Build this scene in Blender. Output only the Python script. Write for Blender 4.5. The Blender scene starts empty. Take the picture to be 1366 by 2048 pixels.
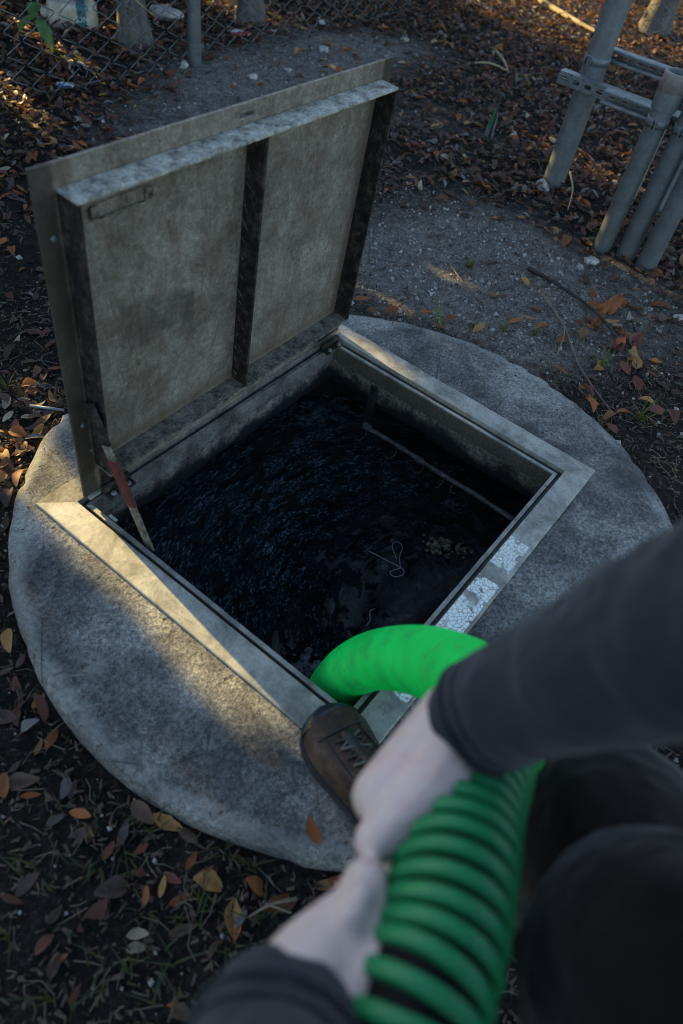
import bpy, bmesh, math, random
import numpy as np
from mathutils import Vector, Matrix, Euler, noise

# ------------------------------------------------------------------ scene, camera, light
sc = bpy.context.scene
COL = sc.collection
rnd = random.Random(7)
PI = math.pi

cam_data = bpy.data.cameras.new('camera')
cam = bpy.data.objects.new('camera', cam_data)
COL.objects.link(cam)
sc.camera = cam
cam_data.sensor_fit = 'VERTICAL'
cam_data.sensor_height = 36.0
cam_data.sensor_width = 24.0
cam_data.lens = 24.438
cam_data.clip_start = 0.02
cam_data.clip_end = 300
cam.matrix_world = (Matrix.Translation((-0.9467, -0.5516, 1.1749)) @ Matrix.Rotation(-1.055252, 4, 'Z')
                    @ Matrix.Rotation(0.715333, 4, 'X') @ Matrix.Rotation(0.200179, 4, 'Z'))
cam_data.dof.use_dof = True
cam_data.dof.focus_distance = 1.80
cam_data.dof.aperture_fstop = 2.6

SUN_AZ = math.atan2(0.12, 0.993)      # towards +Y, a little to +X
SUN_EL = math.radians(16.5)
world = bpy.data.worlds.new('World')
sc.world = world
world.use_nodes = True
wn = world.node_tree
bg = wn.nodes['Background']
sky = wn.nodes.new('ShaderNodeTexSky')
sky.sky_type = 'NISHITA'
sky.sun_disc = False
sky.sun_elevation = SUN_EL
sky.sun_rotation = SUN_AZ
sky.air_density = 1.0
sky.dust_density = 1.0
sky.ozone_density = 1.0
wn.links.new(sky.outputs['Color'], bg.inputs['Color'])
bg.inputs['Strength'].default_value = 0.11

sun_data = bpy.data.lights.new('sun', 'SUN')
sun_data.energy = 5.0
sun_data.angle = math.radians(0.55)
sun_data.color = (1.0, 0.72, 0.27)
sun = bpy.data.objects.new('sun', sun_data)
COL.objects.link(sun)
SUN_DIR = Vector((math.sin(SUN_AZ) * math.cos(SUN_EL), math.cos(SUN_AZ) * math.cos(SUN_EL), math.sin(SUN_EL)))
sun.rotation_euler = SUN_DIR.to_track_quat('Z', 'Y').to_euler()
sun.location = (0, 6, 5)

sc.view_settings.view_transform = 'Standard'
sc.view_settings.look = 'None'
sc.view_settings.exposure = 1.75
sc.view_settings.gamma = 1.0
sc.view_settings.use_curve_mapping = False
sc.cycles.filter_width = 1.0
sc.cycles.use_denoising = True

# ------------------------------------------------------------------ helpers
def tag(o, label=None, cat=None, group=None, kind=None):
    if label: o['label'] = label
    if cat: o['category'] = cat
    if group: o['group'] = group
    if kind: o['kind'] = kind
    return o

def empty(name, loc=(0, 0, 0), rot=(0, 0, 0)):
    o = bpy.data.objects.new(name, None)
    o.empty_display_size = 0.05
    COL.objects.link(o)
    o.location = loc
    o.rotation_euler = rot
    return o

def mesh_from(verts, faces, smooth=False):
    me = bpy.data.meshes.new('m')
    me.from_pydata([tuple(v) for v in verts], [], faces)
    me.update()
    if smooth:
        me.polygons.foreach_set('use_smooth', [True] * len(me.polygons))
    return me

def obj(name, me, mat=None, parent=None, loc=None, rot=None):
    o = bpy.data.objects.new(name, me)
    COL.objects.link(o)
    if mat is not None and len(me.materials) == 0:
        me.materials.append(mat)
    if parent is not None: o.parent = parent
    if loc is not None: o.location = loc
    if rot is not None: o.rotation_euler = rot
    return o

def bevel(o, w=0.002, seg=2):
    m = o.modifiers.new('bevel', 'BEVEL')
    m.width = w; m.segments = seg; m.limit_method = 'ANGLE'
    m.angle_limit = math.radians(40)
    return o

def box_vf(x0, x1, y0, y1, z0, z1):
    v = [(x0, y0, z0), (x1, y0, z0), (x1, y1, z0), (x0, y1, z0), (x0, y0, z1), (x1, y0, z1), (x1, y1, z1), (x0, y1, z1)]
    f = [(0, 3, 2, 1), (4, 5, 6, 7), (0, 1, 5, 4), (1, 2, 6, 5), (2, 3, 7, 6), (3, 0, 4, 7)]
    return v, f

def box(name, b, mat, parent=None, bw=0.0015):
    o = obj(name, mesh_from(*box_vf(*b)), mat, parent)
    if bw: bevel(o, bw)
    return o

def join_vf(parts):
    V, F = [], []
    for v, f in parts:
        n = len(V)
        V += [tuple(p) for p in v]
        F += [tuple(i + n for i in q) for q in f]
    return V, F

def catmull(P, n):
    P = [Vector(p) for p in P]
    Q = [P[0] * 2 - P[1]] + P + [P[-1] * 2 - P[-2]]
    out = []
    for i in range(1, len(Q) - 2):
        for k in range(n):
            t = k / n
            a, b, c, d = Q[i - 1], Q[i], Q[i + 1], Q[i + 2]
            out.append(0.5 * ((2 * b) + (c - a) * t + (2 * a - 5 * b + 4 * c - d) * t * t + (3 * b - a - 3 * c + d) * t ** 3))
    out.append(P[-1].copy())
    return out

def resample(pts, step):
    L = [0.0]
    for a, b in zip(pts, pts[1:]): L.append(L[-1] + (b - a).length)
    n = max(2, int(L[-1] / step))
    out, j = [], 0
    for i in range(n + 1):
        s = L[-1] * i / n
        while j < len(L) - 2 and L[j + 1] < s: j += 1
        t = (s - L[j]) / max(1e-9, L[j + 1] - L[j])
        out.append(pts[j].lerp(pts[j + 1], t))
    return out, L[-1]

def frames(pts):
    T = []
    for i in range(len(pts)):
        a = pts[max(0, i - 1)]; b = pts[min(len(pts) - 1, i + 1)]
        T.append((b - a).normalized())
    up = Vector((0, 0, 1)) if abs(T[0].z) < 0.9 else Vector((1, 0, 0))
    N = (up - T[0] * up.dot(T[0])).normalized()
    out = []
    for t in T:
        N = (N - t * N.dot(t)).normalized()
        out.append((t, N, t.cross(N)))
    return out

def tube_vf(pts, rad, sides=10, cap=True):
    pts = [Vector(p) for p in pts]
    fr = frames(pts)
    V, F = [], []
    for i, p in enumerate(pts):
        r = rad(i) if callable(rad) else (rad[i] if isinstance(rad, (list, tuple)) else rad)
        t, n, b = fr[i]
        for k in range(sides):
            a = 2 * PI * k / sides
            V.append(p + (n * math.cos(a) + b * math.sin(a)) * r)
    for i in range(len(pts) - 1):
        for k in range(sides):
            k2 = (k + 1) % sides
            F.append((i * sides + k, i * sides + k2, (i + 1) * sides + k2, (i + 1) * sides + k))
    if cap:
        F.append(tuple(range(sides))[::-1])
        F.append(tuple((len(pts) - 1) * sides + k for k in range(sides)))
    return V, F

def tube(name, pts, rad, mat, parent=None, sides=10, smooth=True, cap=True):
    return obj(name, mesh_from(*tube_vf(pts, rad, sides, cap), smooth=smooth), mat, parent)

def lathe_vf(prof, sides=24, closed=False):
    V, F = [], []
    for r, z in prof:
        for k in range(sides):
            a = 2 * PI * k / sides
            V.append((r * math.cos(a), r * math.sin(a), z))
    n = len(prof)
    for i in range(n if closed else n - 1):
        j = (i + 1) % n
        for k in range(sides):
            k2 = (k + 1) % sides
            F.append((i * sides + k, i * sides + k2, j * sides + k2, j * sides + k))
    return V, F

# ------------------------------------------------------------------ materials
class Mat:
    def __init__(s, name, rough=0.7, metal=0.0, spec=0.5):
        s.m = bpy.data.materials.new(name); s.m.use_nodes = True
        s.nt = s.m.node_tree; s.b = s.nt.nodes['Principled BSDF']
        s.b.inputs['Roughness'].default_value = rough
        s.b.inputs['Metallic'].default_value = metal
        s.b.inputs['Specular IOR Level'].default_value = spec
        tc = s.nt.nodes.new('ShaderNodeTexCoord'); s.co = tc.outputs['Object']
        s.info = None
    def new(s, t): return s.nt.nodes.new(t)
    def link(s, a, b): s.nt.links.new(a, b)
    def put(s, sock, v):
        if isinstance(v, (int, float)): sock.default_value = v
        elif isinstance(v, (tuple, list)): sock.default_value = tuple(v) + ((1,) if len(v) == 3 and sock.type == 'RGBA' else ())
        else: s.link(v, sock)
    def mapped(s, scale=(1, 1, 1), rot=(0, 0, 0), loc=(0, 0, 0)):
        n = s.new('ShaderNodeMapping'); s.link(s.co, n.inputs[0])
        n.inputs['Scale'].default_value = scale; n.inputs['Rotation'].default_value = rot; n.inputs['Location'].default_value = loc
        return n.outputs[0]
    def noise(s, scale, detail=4, rough=0.6, co=None, dist=0.0):
        n = s.new('ShaderNodeTexNoise'); s.link(co or s.co, n.inputs['Vector'])
        n.inputs['Scale'].default_value = scale; n.inputs['Detail'].default_value = detail
        n.inputs['Roughness'].default_value = rough; n.inputs['Distortion'].default_value = dist
        return n.outputs['Fac']
    def vor(s, scale, feature='F1', out='Distance', co=None, rnd=1.0):
        n = s.new('ShaderNodeTexVoronoi'); n.feature = feature; s.link(co or s.co, n.inputs['Vector'])
        n.inputs['Scale'].default_value = scale; n.inputs['Randomness'].default_value = rnd
        return n.outputs[out]
    def ramp(s, fac, stops, interp='LINEAR'):
        n = s.new('ShaderNodeValToRGB'); s.put(n.inputs[0], fac); cr = n.color_ramp; cr.interpolation = interp
        while len(cr.elements) < len(stops): cr.elements.new(0.5)
        for e, (p, c) in zip(cr.elements, stops):
            e.position = p
            e.color = (c, c, c, 1) if isinstance(c, (int, float)) else tuple(c) + (1,)
        return n.outputs[0]
    def mix(s, f, a, b, mode='MIX'):
        n = s.new('ShaderNodeMix'); n.data_type = 'RGBA'; n.blend_type = mode
        s.put(n.inputs[0], f); s.put(n.inputs[6], a); s.put(n.inputs[7], b)
        return n.outputs[2]
    def math(s, op, a, b=0.0, c=0.0):
        n = s.new('ShaderNodeMath'); n.operation = op
        s.put(n.inputs[0], a); s.put(n.inputs[1], b); s.put(n.inputs[2], c)
        return n.outputs[0]
    def sep(s):
        n = s.new('ShaderNodeSeparateXYZ'); s.link(s.co, n.inputs[0]); return n.outputs
    def attr(s, name):
        n = s.new('ShaderNodeAttribute'); n.attribute_name = name; return n.outputs['Fac']
    def random(s):
        n = s.new('ShaderNodeObjectInfo'); return n.outputs['Random']
    def bump(s, h, strength=0.5, dist=0.002, prev=None):
        n = s.new('ShaderNodeBump'); s.put(n.inputs['Height'], h)
        n.inputs['Strength'].default_value = strength; n.inputs['Distance'].default_value = dist
        if prev is not None: s.link(prev, n.inputs['Normal'])
        return n.outputs[0]
    def done(s, color=None, normal=None, rough=None):
        if color is not None: s.put(s.b.inputs['Base Color'], color)
        if normal is not None: s.link(normal, s.b.inputs['Normal'])
        if rough is not None: s.put(s.b.inputs['Roughness'], rough)
        return s.m
    def inrange(s, v, lo, hi, soft):
        a = s.new('ShaderNodeMapRange'); a.clamp = True
        s.put(a.inputs[0], v); a.inputs[1].default_value = lo - soft; a.inputs[2].default_value = lo + soft
        b = s.new('ShaderNodeMapRange'); b.clamp = True
        s.put(b.inputs[0], v); b.inputs[1].default_value = hi + soft; b.inputs[2].default_value = hi - soft
        return s.math('MULTIPLY', a.outputs[0], b.outputs[0])

def concrete_mat():
    m = Mat('concrete', 0.92, 0, 0.25)
    n1 = m.noise(4.2, 9, 0.74, dist=0.3); n2 = m.noise(115, 5, 0.75); n3 = m.noise(330, 3, 0.7)
    c = m.ramp(n1, [(0.36, (.085, .087, .088)), (0.5, (.20, .20, .193)), (0.62, (.37, .37, .35))])
    g = m.ramp(n2, [(0.36, 0.45), (0.50, 0.96), (0.64, 1.45)])
    c = m.mix(1.0, c, g, 'MULTIPLY')
    g3 = m.ramp(n3, [(0.38, 0.35), (0.6, 1.35)])
    c = m.mix(0.6, c, g3, 'MULTIPLY')
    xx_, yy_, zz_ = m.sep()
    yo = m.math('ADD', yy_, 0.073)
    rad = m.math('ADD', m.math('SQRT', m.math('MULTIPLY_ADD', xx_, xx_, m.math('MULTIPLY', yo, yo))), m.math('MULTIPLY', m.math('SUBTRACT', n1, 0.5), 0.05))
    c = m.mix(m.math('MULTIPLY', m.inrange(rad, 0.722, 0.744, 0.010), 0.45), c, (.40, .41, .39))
    pit = m.ramp(m.vor(38), [(0.10, 1.0), (0.2, 0.0)])
    pit = m.math('MULTIPLY', pit, m.ramp(m.noise(9, 2), [(0.55, 0.0), (0.65, 1.0)]))
    c = m.mix(pit, c, (.055, .055, .055))
    # dried pale splash patches and dark damp spots
    pale = m.ramp(m.noise(3.4, 6, 0.75, dist=0.6), [(0.60, 0.0), (0.66, 1.0)])
    c = m.mix(m.math('MULTIPLY', pale, 0.6), c, (.36, .38, .34))
    dark = m.ramp(m.noise(2.3, 6, 0.7, co=m.mapped(loc=(4, 2, 1))), [(0.50, 0.0), (0.64, 1.0)])
    c = m.mix(m.math('MULTIPLY', dark, 0.7), c, (.055, .057, .062))
    blot = m.ramp(m.noise(13, 6, 0.75, dist=1.0), [(0.56, 0.0), (0.63, 1.0)])
    c = m.mix(m.math('MULTIPLY', blot, 0.55), c, (.06, .06, .062))
    crk = m.ramp(m.vor(2.6, 'DISTANCE_TO_EDGE', co=m.mapped(loc=(.3, .2, 0))), [(0.0, 1.0), (0.006, 0.0)])
    crk = m.math('MULTIPLY', crk, m.ramp(m.noise(3.0, 3), [(0.5, 0.0), (0.56, 0.8)]))
    c = m.mix(crk, c, (.04, .04, .042))
    h = m.math('ADD', m.math('MULTIPLY', n2, 0.8), m.math('MULTIPLY', n3, 0.5))
    h = m.math('SUBTRACT', h, m.math('MULTIPLY', pit, 0.8))
    nrm = m.bump(h, 1.0, 0.008)
    return m.done(c, nrm)

def neck_mat():
    m = Mat('rough_neck_concrete', 0.95, 0, 0.2)
    n1 = m.noise(9, 6, 0.7); n2 = m.noise(95, 5, 0.75)
    c = m.ramp(n1, [(0.35, (.05, .045, .04)), (0.55, (.19, .165, .135)), (0.7, (.33, .28, .21))])
    c = m.mix(0.9, c, m.ramp(n2, [(0.35, 0.25), (0.65, 1.7)]), 'MULTIPLY')
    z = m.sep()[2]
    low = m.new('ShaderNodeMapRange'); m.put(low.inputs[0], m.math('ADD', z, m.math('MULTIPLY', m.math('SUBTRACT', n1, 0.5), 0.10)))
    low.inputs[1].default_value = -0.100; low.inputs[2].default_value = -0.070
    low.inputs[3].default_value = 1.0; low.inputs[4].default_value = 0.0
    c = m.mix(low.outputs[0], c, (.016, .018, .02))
    return m.done(c, m.bump(n2, 1.0, 0.006))

def alu_mat(name, paint=False):
    m = Mat(name, 0.5, 0.25, 0.5)
    st = m.noise(14, 6, 0.7); fine = m.noise(160, 4, 0.7)
    c = m.ramp(st, [(0.28, (.19, .185, .16)), (0.5, (.38, .375, .33)), (0.72, (.49, .485, .43))])
    c = m.mix(0.5, c, m.ramp(fine, [(0.3, 0.55), (0.6, 1.1)]), 'MULTIPLY')
    grime = m.ramp(m.noise(7, 7, 0.75, dist=0.8, co=m.mapped(loc=(1, 7, 0))), [(0.47, 0.0), (0.62, 1.0)])
    c = m.mix(m.math('MULTIPLY', grime, 0.7), c, (.125, .118, .108))
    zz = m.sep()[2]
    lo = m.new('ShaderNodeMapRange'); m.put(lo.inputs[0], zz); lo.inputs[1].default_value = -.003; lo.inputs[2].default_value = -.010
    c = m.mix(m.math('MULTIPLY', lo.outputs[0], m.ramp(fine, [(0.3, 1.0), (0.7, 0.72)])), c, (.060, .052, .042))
    sp = m.ramp(m.vor(42), [(0.05, 1.0), (0.1, 0.0)])
    sp = m.math('MULTIPLY', sp, m.ramp(m.noise(15, 1), [(0.55, 0), (0.6, 1)]))
    c = m.mix(sp, c, (.05, .045, .04))
    rough = m.ramp(st, [(0.3, 0.75), (0.7, 0.42)])
    h = m.math('ADD', fine, m.math('MULTIPLY', st, 0.6))
    if paint:
        x, y, z = m.sep()
        dn = m.math('MULTIPLY', m.math('SUBTRACT', m.noise(45, 3), 0.5), 0.02)
        xx = m.math('ADD', x, dn)
        a = m.math('MULTIPLY', m.inrange(xx, 0.055, 0.156, 0.0012), m.inrange(y, -0.419, -0.367, 0.001))
        b = m.math('MULTIPLY', m.inrange(xx, -0.34, 0.012, 0.0012), m.inrange(y, -0.4215, -0.371, 0.001))
        nz = m.new('ShaderNodeTexNoise'); m.link(m.co, nz.inputs['Vector']); nz.inputs['Scale'].default_value = 60; nz.inputs['Detail'].default_value = 3
        sb_ = m.new('ShaderNodeVectorMath'); sb_.operation = 'MULTIPLY_ADD'; m.link(nz.outputs['Color'], sb_.inputs[0])
        sb_.inputs[1].default_value = (.012, .012, .012); m.link(m.co, sb_.inputs[2])
        wp = sb_.outputs[0]
        c1 = m.vor(165, 'DISTANCE_TO_EDGE', co=wp)
        c2 = m.vor(105, 'DISTANCE_TO_EDGE', co=wp)
        k1 = m.ramp(c1, [(0.05, 0.0), (0.09, 1.0)]); k2 = m.ramp(c2, [(0.035, 0.0), (0.06, 1.0)])
        flake = m.ramp(m.vor(105, 'F1', 'Color', co=wp), [(0.14, 0.0), (0.16, 1.0)])
        gone = m.ramp(m.noise(26, 4, 0.6, co=m.mapped(loc=(0.35, .1, 0))), [(0.50, 1.0), (0.54, 0.0)])
        keepB = m.math('MAXIMUM', m.inrange(x, -0.4, -0.075, 0.02), gone)
        keepB = m.math('MAXIMUM', keepB, m.inrange(y, -0.43, -0.408, 0.003))
        gone2 = m.ramp(m.noise(33, 3, 0.6, co=m.mapped(loc=(3.1, .1, 0))), [(0.57, 1.0), (0.60, 0.0)])
        pa = m.math('MULTIPLY', m.math('MULTIPLY', a, k1), gone2)
        pb = m.math('MULTIPLY', m.math('MULTIPLY', m.math('MULTIPLY', b, k2), keepB), flake)
        p = m.math('MAXIMUM', pa, pb)
        c = m.mix(p, c, (.80, .84, .80))
        h = m.math('ADD', h, m.math('MULTIPLY', p, 1.5))
        rough = m.mix(p, rough, (.6, .6, .6))
    return m.done(c, m.bump(h, 0.35, 0.0015), rough)

def lid_panel_mat():
    m = Mat('lid_underside_steel', 0.6, 0.15, 0.45)
    n1 = m.noise(9, 8, 0.75, dist=0.4); n2 = m.noise(90, 5, 0.75)
    c = m.ramp(n1, [(0.32, (.10, .083, .062)), (0.5, (.23, .203, .163)), (0.66, (.335, .308, .258))])
    c = m.mix(0.6, c, m.ramp(n2, [(0.34, 0.4), (0.62, 1.35)]), 'MULTIPLY')
    strk = m.noise(15, 7, 0.78, co=m.mapped((1.6, 1, 0.6)))
    c = m.mix(m.ramp(strk, [(0.50, 0.0), (0.66, 0.6)]), c, (.125, .088, .055))
    gr = m.noise(300, 3, 0.7)
    c = m.mix(0.6, c, m.ramp(gr, [(0.36, 0.45), (0.6, 1.25)]), 'MULTIPLY')
    rust = m.math('MULTIPLY', m.ramp(m.vor(48), [(0.06, 1.0), (0.20, 0.0)]), m.ramp(m.noise(12, 3), [(0.46, 0), (0.56, 1)]))
    pat = m.ramp(m.noise(7.5, 9, 0.80, co=m.mapped((1.8, 1, 0.8), loc=(2, 5, 3)), dist=0.5), [(0.52, 0.0), (0.64, 0.62)])
    c = m.mix(pat, c, (.095, .070, .046))
    org = m.ramp(m.noise(24, 5, 0.75, co=m.mapped(loc=(9, 1, 4))), [(0.63, 0.0), (0.70, 0.8)])
    c = m.mix(org, c, (.26, .155, .070))
    c = m.mix(m.math('MULTIPLY', rust, 0.8), c, (.10, .05, .025))
    x, y, z = m.sep()
    dn = m.math('MULTIPLY', m.math('SUBTRACT', m.noise(25, 3), 0.5), 0.03)
    st = m.math('MULTIPLY', m.inrange(m.math('ADD', x, dn), -0.317, -0.130, 0.006), m.inrange(m.math('ADD', m.math('MULTIPLY_ADD', x, 0.28, z), dn), 0.238, 0.340, 0.012))
    st = m.math('MULTIPLY', st, m.ramp(m.noise(11, 5, 0.7), [(0.35, 0.0), (0.62, 0.85)]))
    c = m.mix(st, c, (.06, .05, .04))
    ax_ = m.math('ABSOLUTE', x)
    edge = m.inrange(m.math('ADD', ax_, m.math('MULTIPLY', dn, 0.4)), 0.409, 0.60, 0.004)
    c = m.mix(m.math('MULTIPLY', edge, m.ramp(n1, [(0.3, 0.97), (0.7, 0.78)])), c, (.036, .029, .022))
    crn = m.ramp(m.math('ADD', m.math('MAXIMUM', m.inrange(ax_, 0.375, 0.408, 0.02), m.inrange(z, 0.08, 0.115, 0.02)), m.math('MULTIPLY', m.math('SUBTRACT', n1, 0.5), 1.4)), [(0.35, 0.0), (1.0, 0.7)])
    c = m.mix(crn, c, (.10, .07, .042))
    pale = m.math('MULTIPLY', m.ramp(m.noise(30, 3), [(0.69, 0.0), (0.72, 1.0)]), 0.7)
    c = m.mix(pale, c, (.33, .32, .28))
    return m.done(c, m.bump(m.math('ADD', n2, n1), 0.45, 0.002))

def mottled(name, dark, mid, light, s1=18, s2=120, rough=0.85, bumpd=0.003, metal=0.0, spec=0.3):
    m = Mat(name, rough, metal, spec)
    n1 = m.noise(s1, 6, 0.72); n2 = m.noise(s2, 4, 0.7)
    c = m.ramp(n1, [(0.34, dark), (0.5, mid), (0.68, light)])
    c = m.mix(0.7, c, m.ramp(n2, [(0.32, 0.45), (0.66, 1.4)]), 'MULTIPLY')
    return m.done(c, m.bump(m.math('ADD', n1, n2), 0.6, bumpd))

def galv_mat(name='galvanized_steel', base=.34):
    m = Mat(name, 0.48, 0.35, 0.5)
    n1 = m.noise(11, 6, 0.7); n2 = m.vor(90, 'F1', 'Color')
    c = m.ramp(n1, [(0.3, (base * .50, base * .57, base * .62)), (0.6, (base * .86, base * .97, base * 1.04)), (0.8, (base * 1.1, base * 1.2, base * 1.24))])
    c = m.mix(0.25, c, m.ramp(n2, [(0.2, 0.7), (0.8, 1.25)]), 'MULTIPLY')
    sc1 = m.ramp(m.noise(60, 3, 0.7), [(0.66, 0.0), (0.7, 0.6)])
    c = m.mix(sc1, c, (base * 1.5, base * 1.5, base * 1.45))
    return m.done(c, m.bump(n1, 0.2, 0.001), m.ramp(n1, [(0.3, 0.62), (0.7, 0.4)]))

def soil_mat():
    m = Mat('dirt', 0.97, 0, 0.15)
    sand = m.attr('sand')
    n0 = m.noise(2.2, 6, 0.65); n1 = m.noise(26, 6, 0.7); n2 = m.noise(150, 5, 0.75); n3 = m.noise(420, 2, 0.6)
    s = m.ramp(m.math('ADD', m.math('ADD', sand, m.math('MULTIPLY', m.math('SUBTRACT', n0, 0.5), 0.9)),
                      m.math('MULTIPLY', m.math('SUBTRACT', n1, 0.5), 0.9)), [(0.22, 0.0), (0.95, 1.0)])
    dk = m.ramp(n1, [(0.3, (.008, .007, .0065)), (0.55, (.026, .0225, .020)), (0.75, (.060, .053, .047))])
    lt = m.ramp(n1, [(0.3, (.10, .092, .082)), (0.5, (.19, .177, .158)), (0.75, (.29, .272, .24))])
    c = m.mix(s, dk, lt)
    c = m.mix(0.9, c, m.ramp(n2, [(0.34, 0.18), (0.52, 0.95), (0.66, 1.9)]), 'MULTIPLY')
    fleck = m.ramp(n3, [(0.70, 0.0), (0.74, 1.0)])
    c = m.mix(m.math('MULTIPLY', fleck, m.ramp(s, [(0.0, 0.25), (1.0, 0.7)])), c, (.36, .35, .33))
    h = m.math('ADD', m.math('ADD', n1, m.math('MULTIPLY', n2, 0.6)), m.math('MULTIPLY', n3, 0.2))
    return m.done(c, m.bump(h, 1.0, 0.016))

def leaf_mat(name, a, b, back=None):
    m = Mat(name, 0.62, 0, 0.35)
    r = m.random()
    n = m.noise(40, 5, 0.7); n2 = m.noise(9, 2)
    c = m.ramp(n, [(0.3, a), (0.62, b)])
    hs = m.new('ShaderNodeHueSaturation'); m.link(c, hs.inputs['Color'])
    m.put(hs.inputs['Value'], m.ramp(m.math('MULTIPLY_ADD', m.math('SUBTRACT', n2, 0.5), 0.8, r), [(0.0, 0.5), (1.0, 1.35)]))
    spots = m.ramp(m.noise(170, 2), [(0.62, 0), (0.7, 0.6)])
    c = m.mix(spots, hs.outputs[0], (.03, .02, .015))
    nrm = m.bump(n, 0.4, 0.002)
    m.done(c, nrm)
    # thin leaf: some light passes through
    tr = m.new('ShaderNodeBsdfTranslucent'); m.put(tr.inputs['Color'], m.mix(0.4, c, (.5, .22, .05)))
    mx = m.new('ShaderNodeMixShader'); mx.inputs[0].default_value = 0.22
    out = [q for q in m.nt.nodes if q.type == 'OUTPUT_MATERIAL'][0]
    m.link(m.b.outputs[0], mx.inputs[1]); m.link(tr.outputs[0], mx.inputs[2]); m.link(mx.outputs[0], out.inputs[0])
    return m.m

def sludge_mat():
    m = Mat('black_sludge', 0.14, 0, 0.55)
    x, y, z = m.sep()
    dx = m.math('SUBTRACT', x, 0.06); dy = m.math('ADD', y, 0.42)
    d = m.math('SQRT', m.math('ADD', m.math('MULTIPLY', dx, dx), m.math('MULTIPLY', dy, dy)))
    an = m.math('ARCTAN2', dy, dx)
    cv = m.new('ShaderNodeCombineXYZ'); m.put(cv.inputs[0], m.math('MULTIPLY', d, 3.2)); m.put(cv.inputs[1], m.math('MULTIPLY', an, 0.55))
    arc = m.noise(9, 6, 0.7, co=cv.outputs[0], dist=0.35)
    big = m.noise(4.0, 5, 0.65, dist=0.8)
    c2 = m.new('ShaderNodeCombineXYZ'); m.put(c2.inputs[0], d); m.put(c2.inputs[1], m.math('MULTIPLY', an, 0.26)); m.put(c2.inputs[2], m.math('MULTIPLY', big, 0.03))
    n2 = m.noise(40, 6, 0.72, co=c2.outputs[0], dist=0.6); n3 = m.noise(190, 4, 0.75, co=c2.outputs[0])
    far = m.new('ShaderNodeMapRange'); m.put(far.inputs[0], d)
    far.inputs[1].default_value = 0.18; far.inputs[2].default_value = 0.72
    mask = m.math('MULTIPLY', m.ramp(m.math('MULTIPLY_ADD', far.outputs[0], 0.34, m.math('MULTIPLY_ADD', arc, 0.60, m.math('MULTIPLY', big, 0.55))), [(0.66, 0.0), (0.84, 1.0)]), 1.0)
    glint = m.math('MULTIPLY', m.ramp(n3, [(0.52, 0.0), (0.62, 1.0)]), m.ramp(n2, [(0.44, 0.0), (0.58, 1.0)]))
    fleck = m.math('MULTIPLY', glint, m.math('MULTIPLY_ADD', mask, 0.96, 0.02))
    film = m.math('MULTIPLY', mask, m.ramp(n2, [(0.44, 0.0), (0.66, 0.55)]))
    c = m.mix(film, (.0016, .0026, .0042), (.026, .052, .076))
    c = m.mix(fleck, c, (.17, .26, .33))  # bluish sky glints painted into the sludge colour
    # sharp circular ripple ridges
    rg = m.math('SINE', m.math('MULTIPLY', m.math('ADD', d, m.math('MULTIPLY', arc, 0.06)), 44.0))
    h = m.math('ADD', m.math('MULTIPLY', m.math('MULTIPLY', n2, m.math('MULTIPLY_ADD', mask, 0.8, 0.25)), 2.2), m.math('MULTIPLY', m.math('MULTIPLY', n3, mask), 0.45))
    h = m.math('ADD', h, m.math('ADD', m.math('MULTIPLY', rg, 0.30), m.math('MULTIPLY', arc, 0.7)))
    r = m.ramp(mask, [(0.0, 0.06), (1.0, 0.24)])
    return m.done(c, m.bump(h, 1.0, 0.014), r)

def plain(name, col, rough=0.6, metal=0.0, spec=0.5, var=0.3, scale=40, bumpd=0.001):
    m = Mat(name, rough, metal, spec)
    n = m.noise(scale, 5, 0.65)
    c = m.ramp(n, [(0.3, tuple(v * (1 - var) for v in col)), (0.7, tuple(min(1, v * (1 + var)) for v in col))])
    return m.done(c, m.bump(n, 0.4, bumpd))

def fabric_mat(name, col):
    m = Mat(name, 0.95, 0, 0.15)
    n = m.noise(5, 4, 0.6); w = m.noise(900, 2, 0.6, co=m.mapped((1, 1, 3)))
    c = m.ramp(n, [(0.3, tuple(v * .75 for v in col)), (0.7, tuple(v * 1.25 for v in col))])
    c = m.mix(0.5, c, m.ramp(w, [(0.3, 0.6), (0.7, 1.3)]), 'MULTIPLY')
    fold = m.noise(16, 3, 0.5, co=m.mapped((1, 1, 2.0)), dist=0.8)
    m.b.inputs['Sheen Weight'].default_value = 0.15
    return m.done(c, m.bump(w, 0.3, 0.0008, m.bump(fold, 0.35, 0.015)))

def skin_mat():
    m = Mat('skin', 0.5, 0, 0.4)
    n = m.noise(14, 4, 0.6); n2 = m.noise(140, 3, 0.6)
    c = m.ramp(n, [(0.3, (.48, .39, .36)), (0.55, (.58, .48, .45)), (0.70, (.55, .36, .34))])
    m.b.inputs['Subsurface Weight'].default_value = 0.12
    m.b.inputs['Subsurface Radius'].default_value = (0.01, 0.004, 0.002)
    m.b.inputs['Subsurface Scale'].default_value = 0.5
    return m.done(c, m.bump(n2, 0.25, 0.0015))

def bark_mat():
    m = Mat('bark', 0.9, 0, 0.2)
    n = m.noise(22, 6, 0.7, co=m.mapped((1, 1, 0.35))); sp = m.noise(70, 3)
    c = m.ramp(n, [(0.3, (.06, .055, .048)), (0.55, (.13, .122, .11)), (0.75, (.20, .19, .17))])
    c = m.mix(m.ramp(sp, [(0.60, 0), (0.66, 0.9)]), c, (.04, .034, .03))
    return m.done(c, m.bump(n, 0.9, 0.012))

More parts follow.
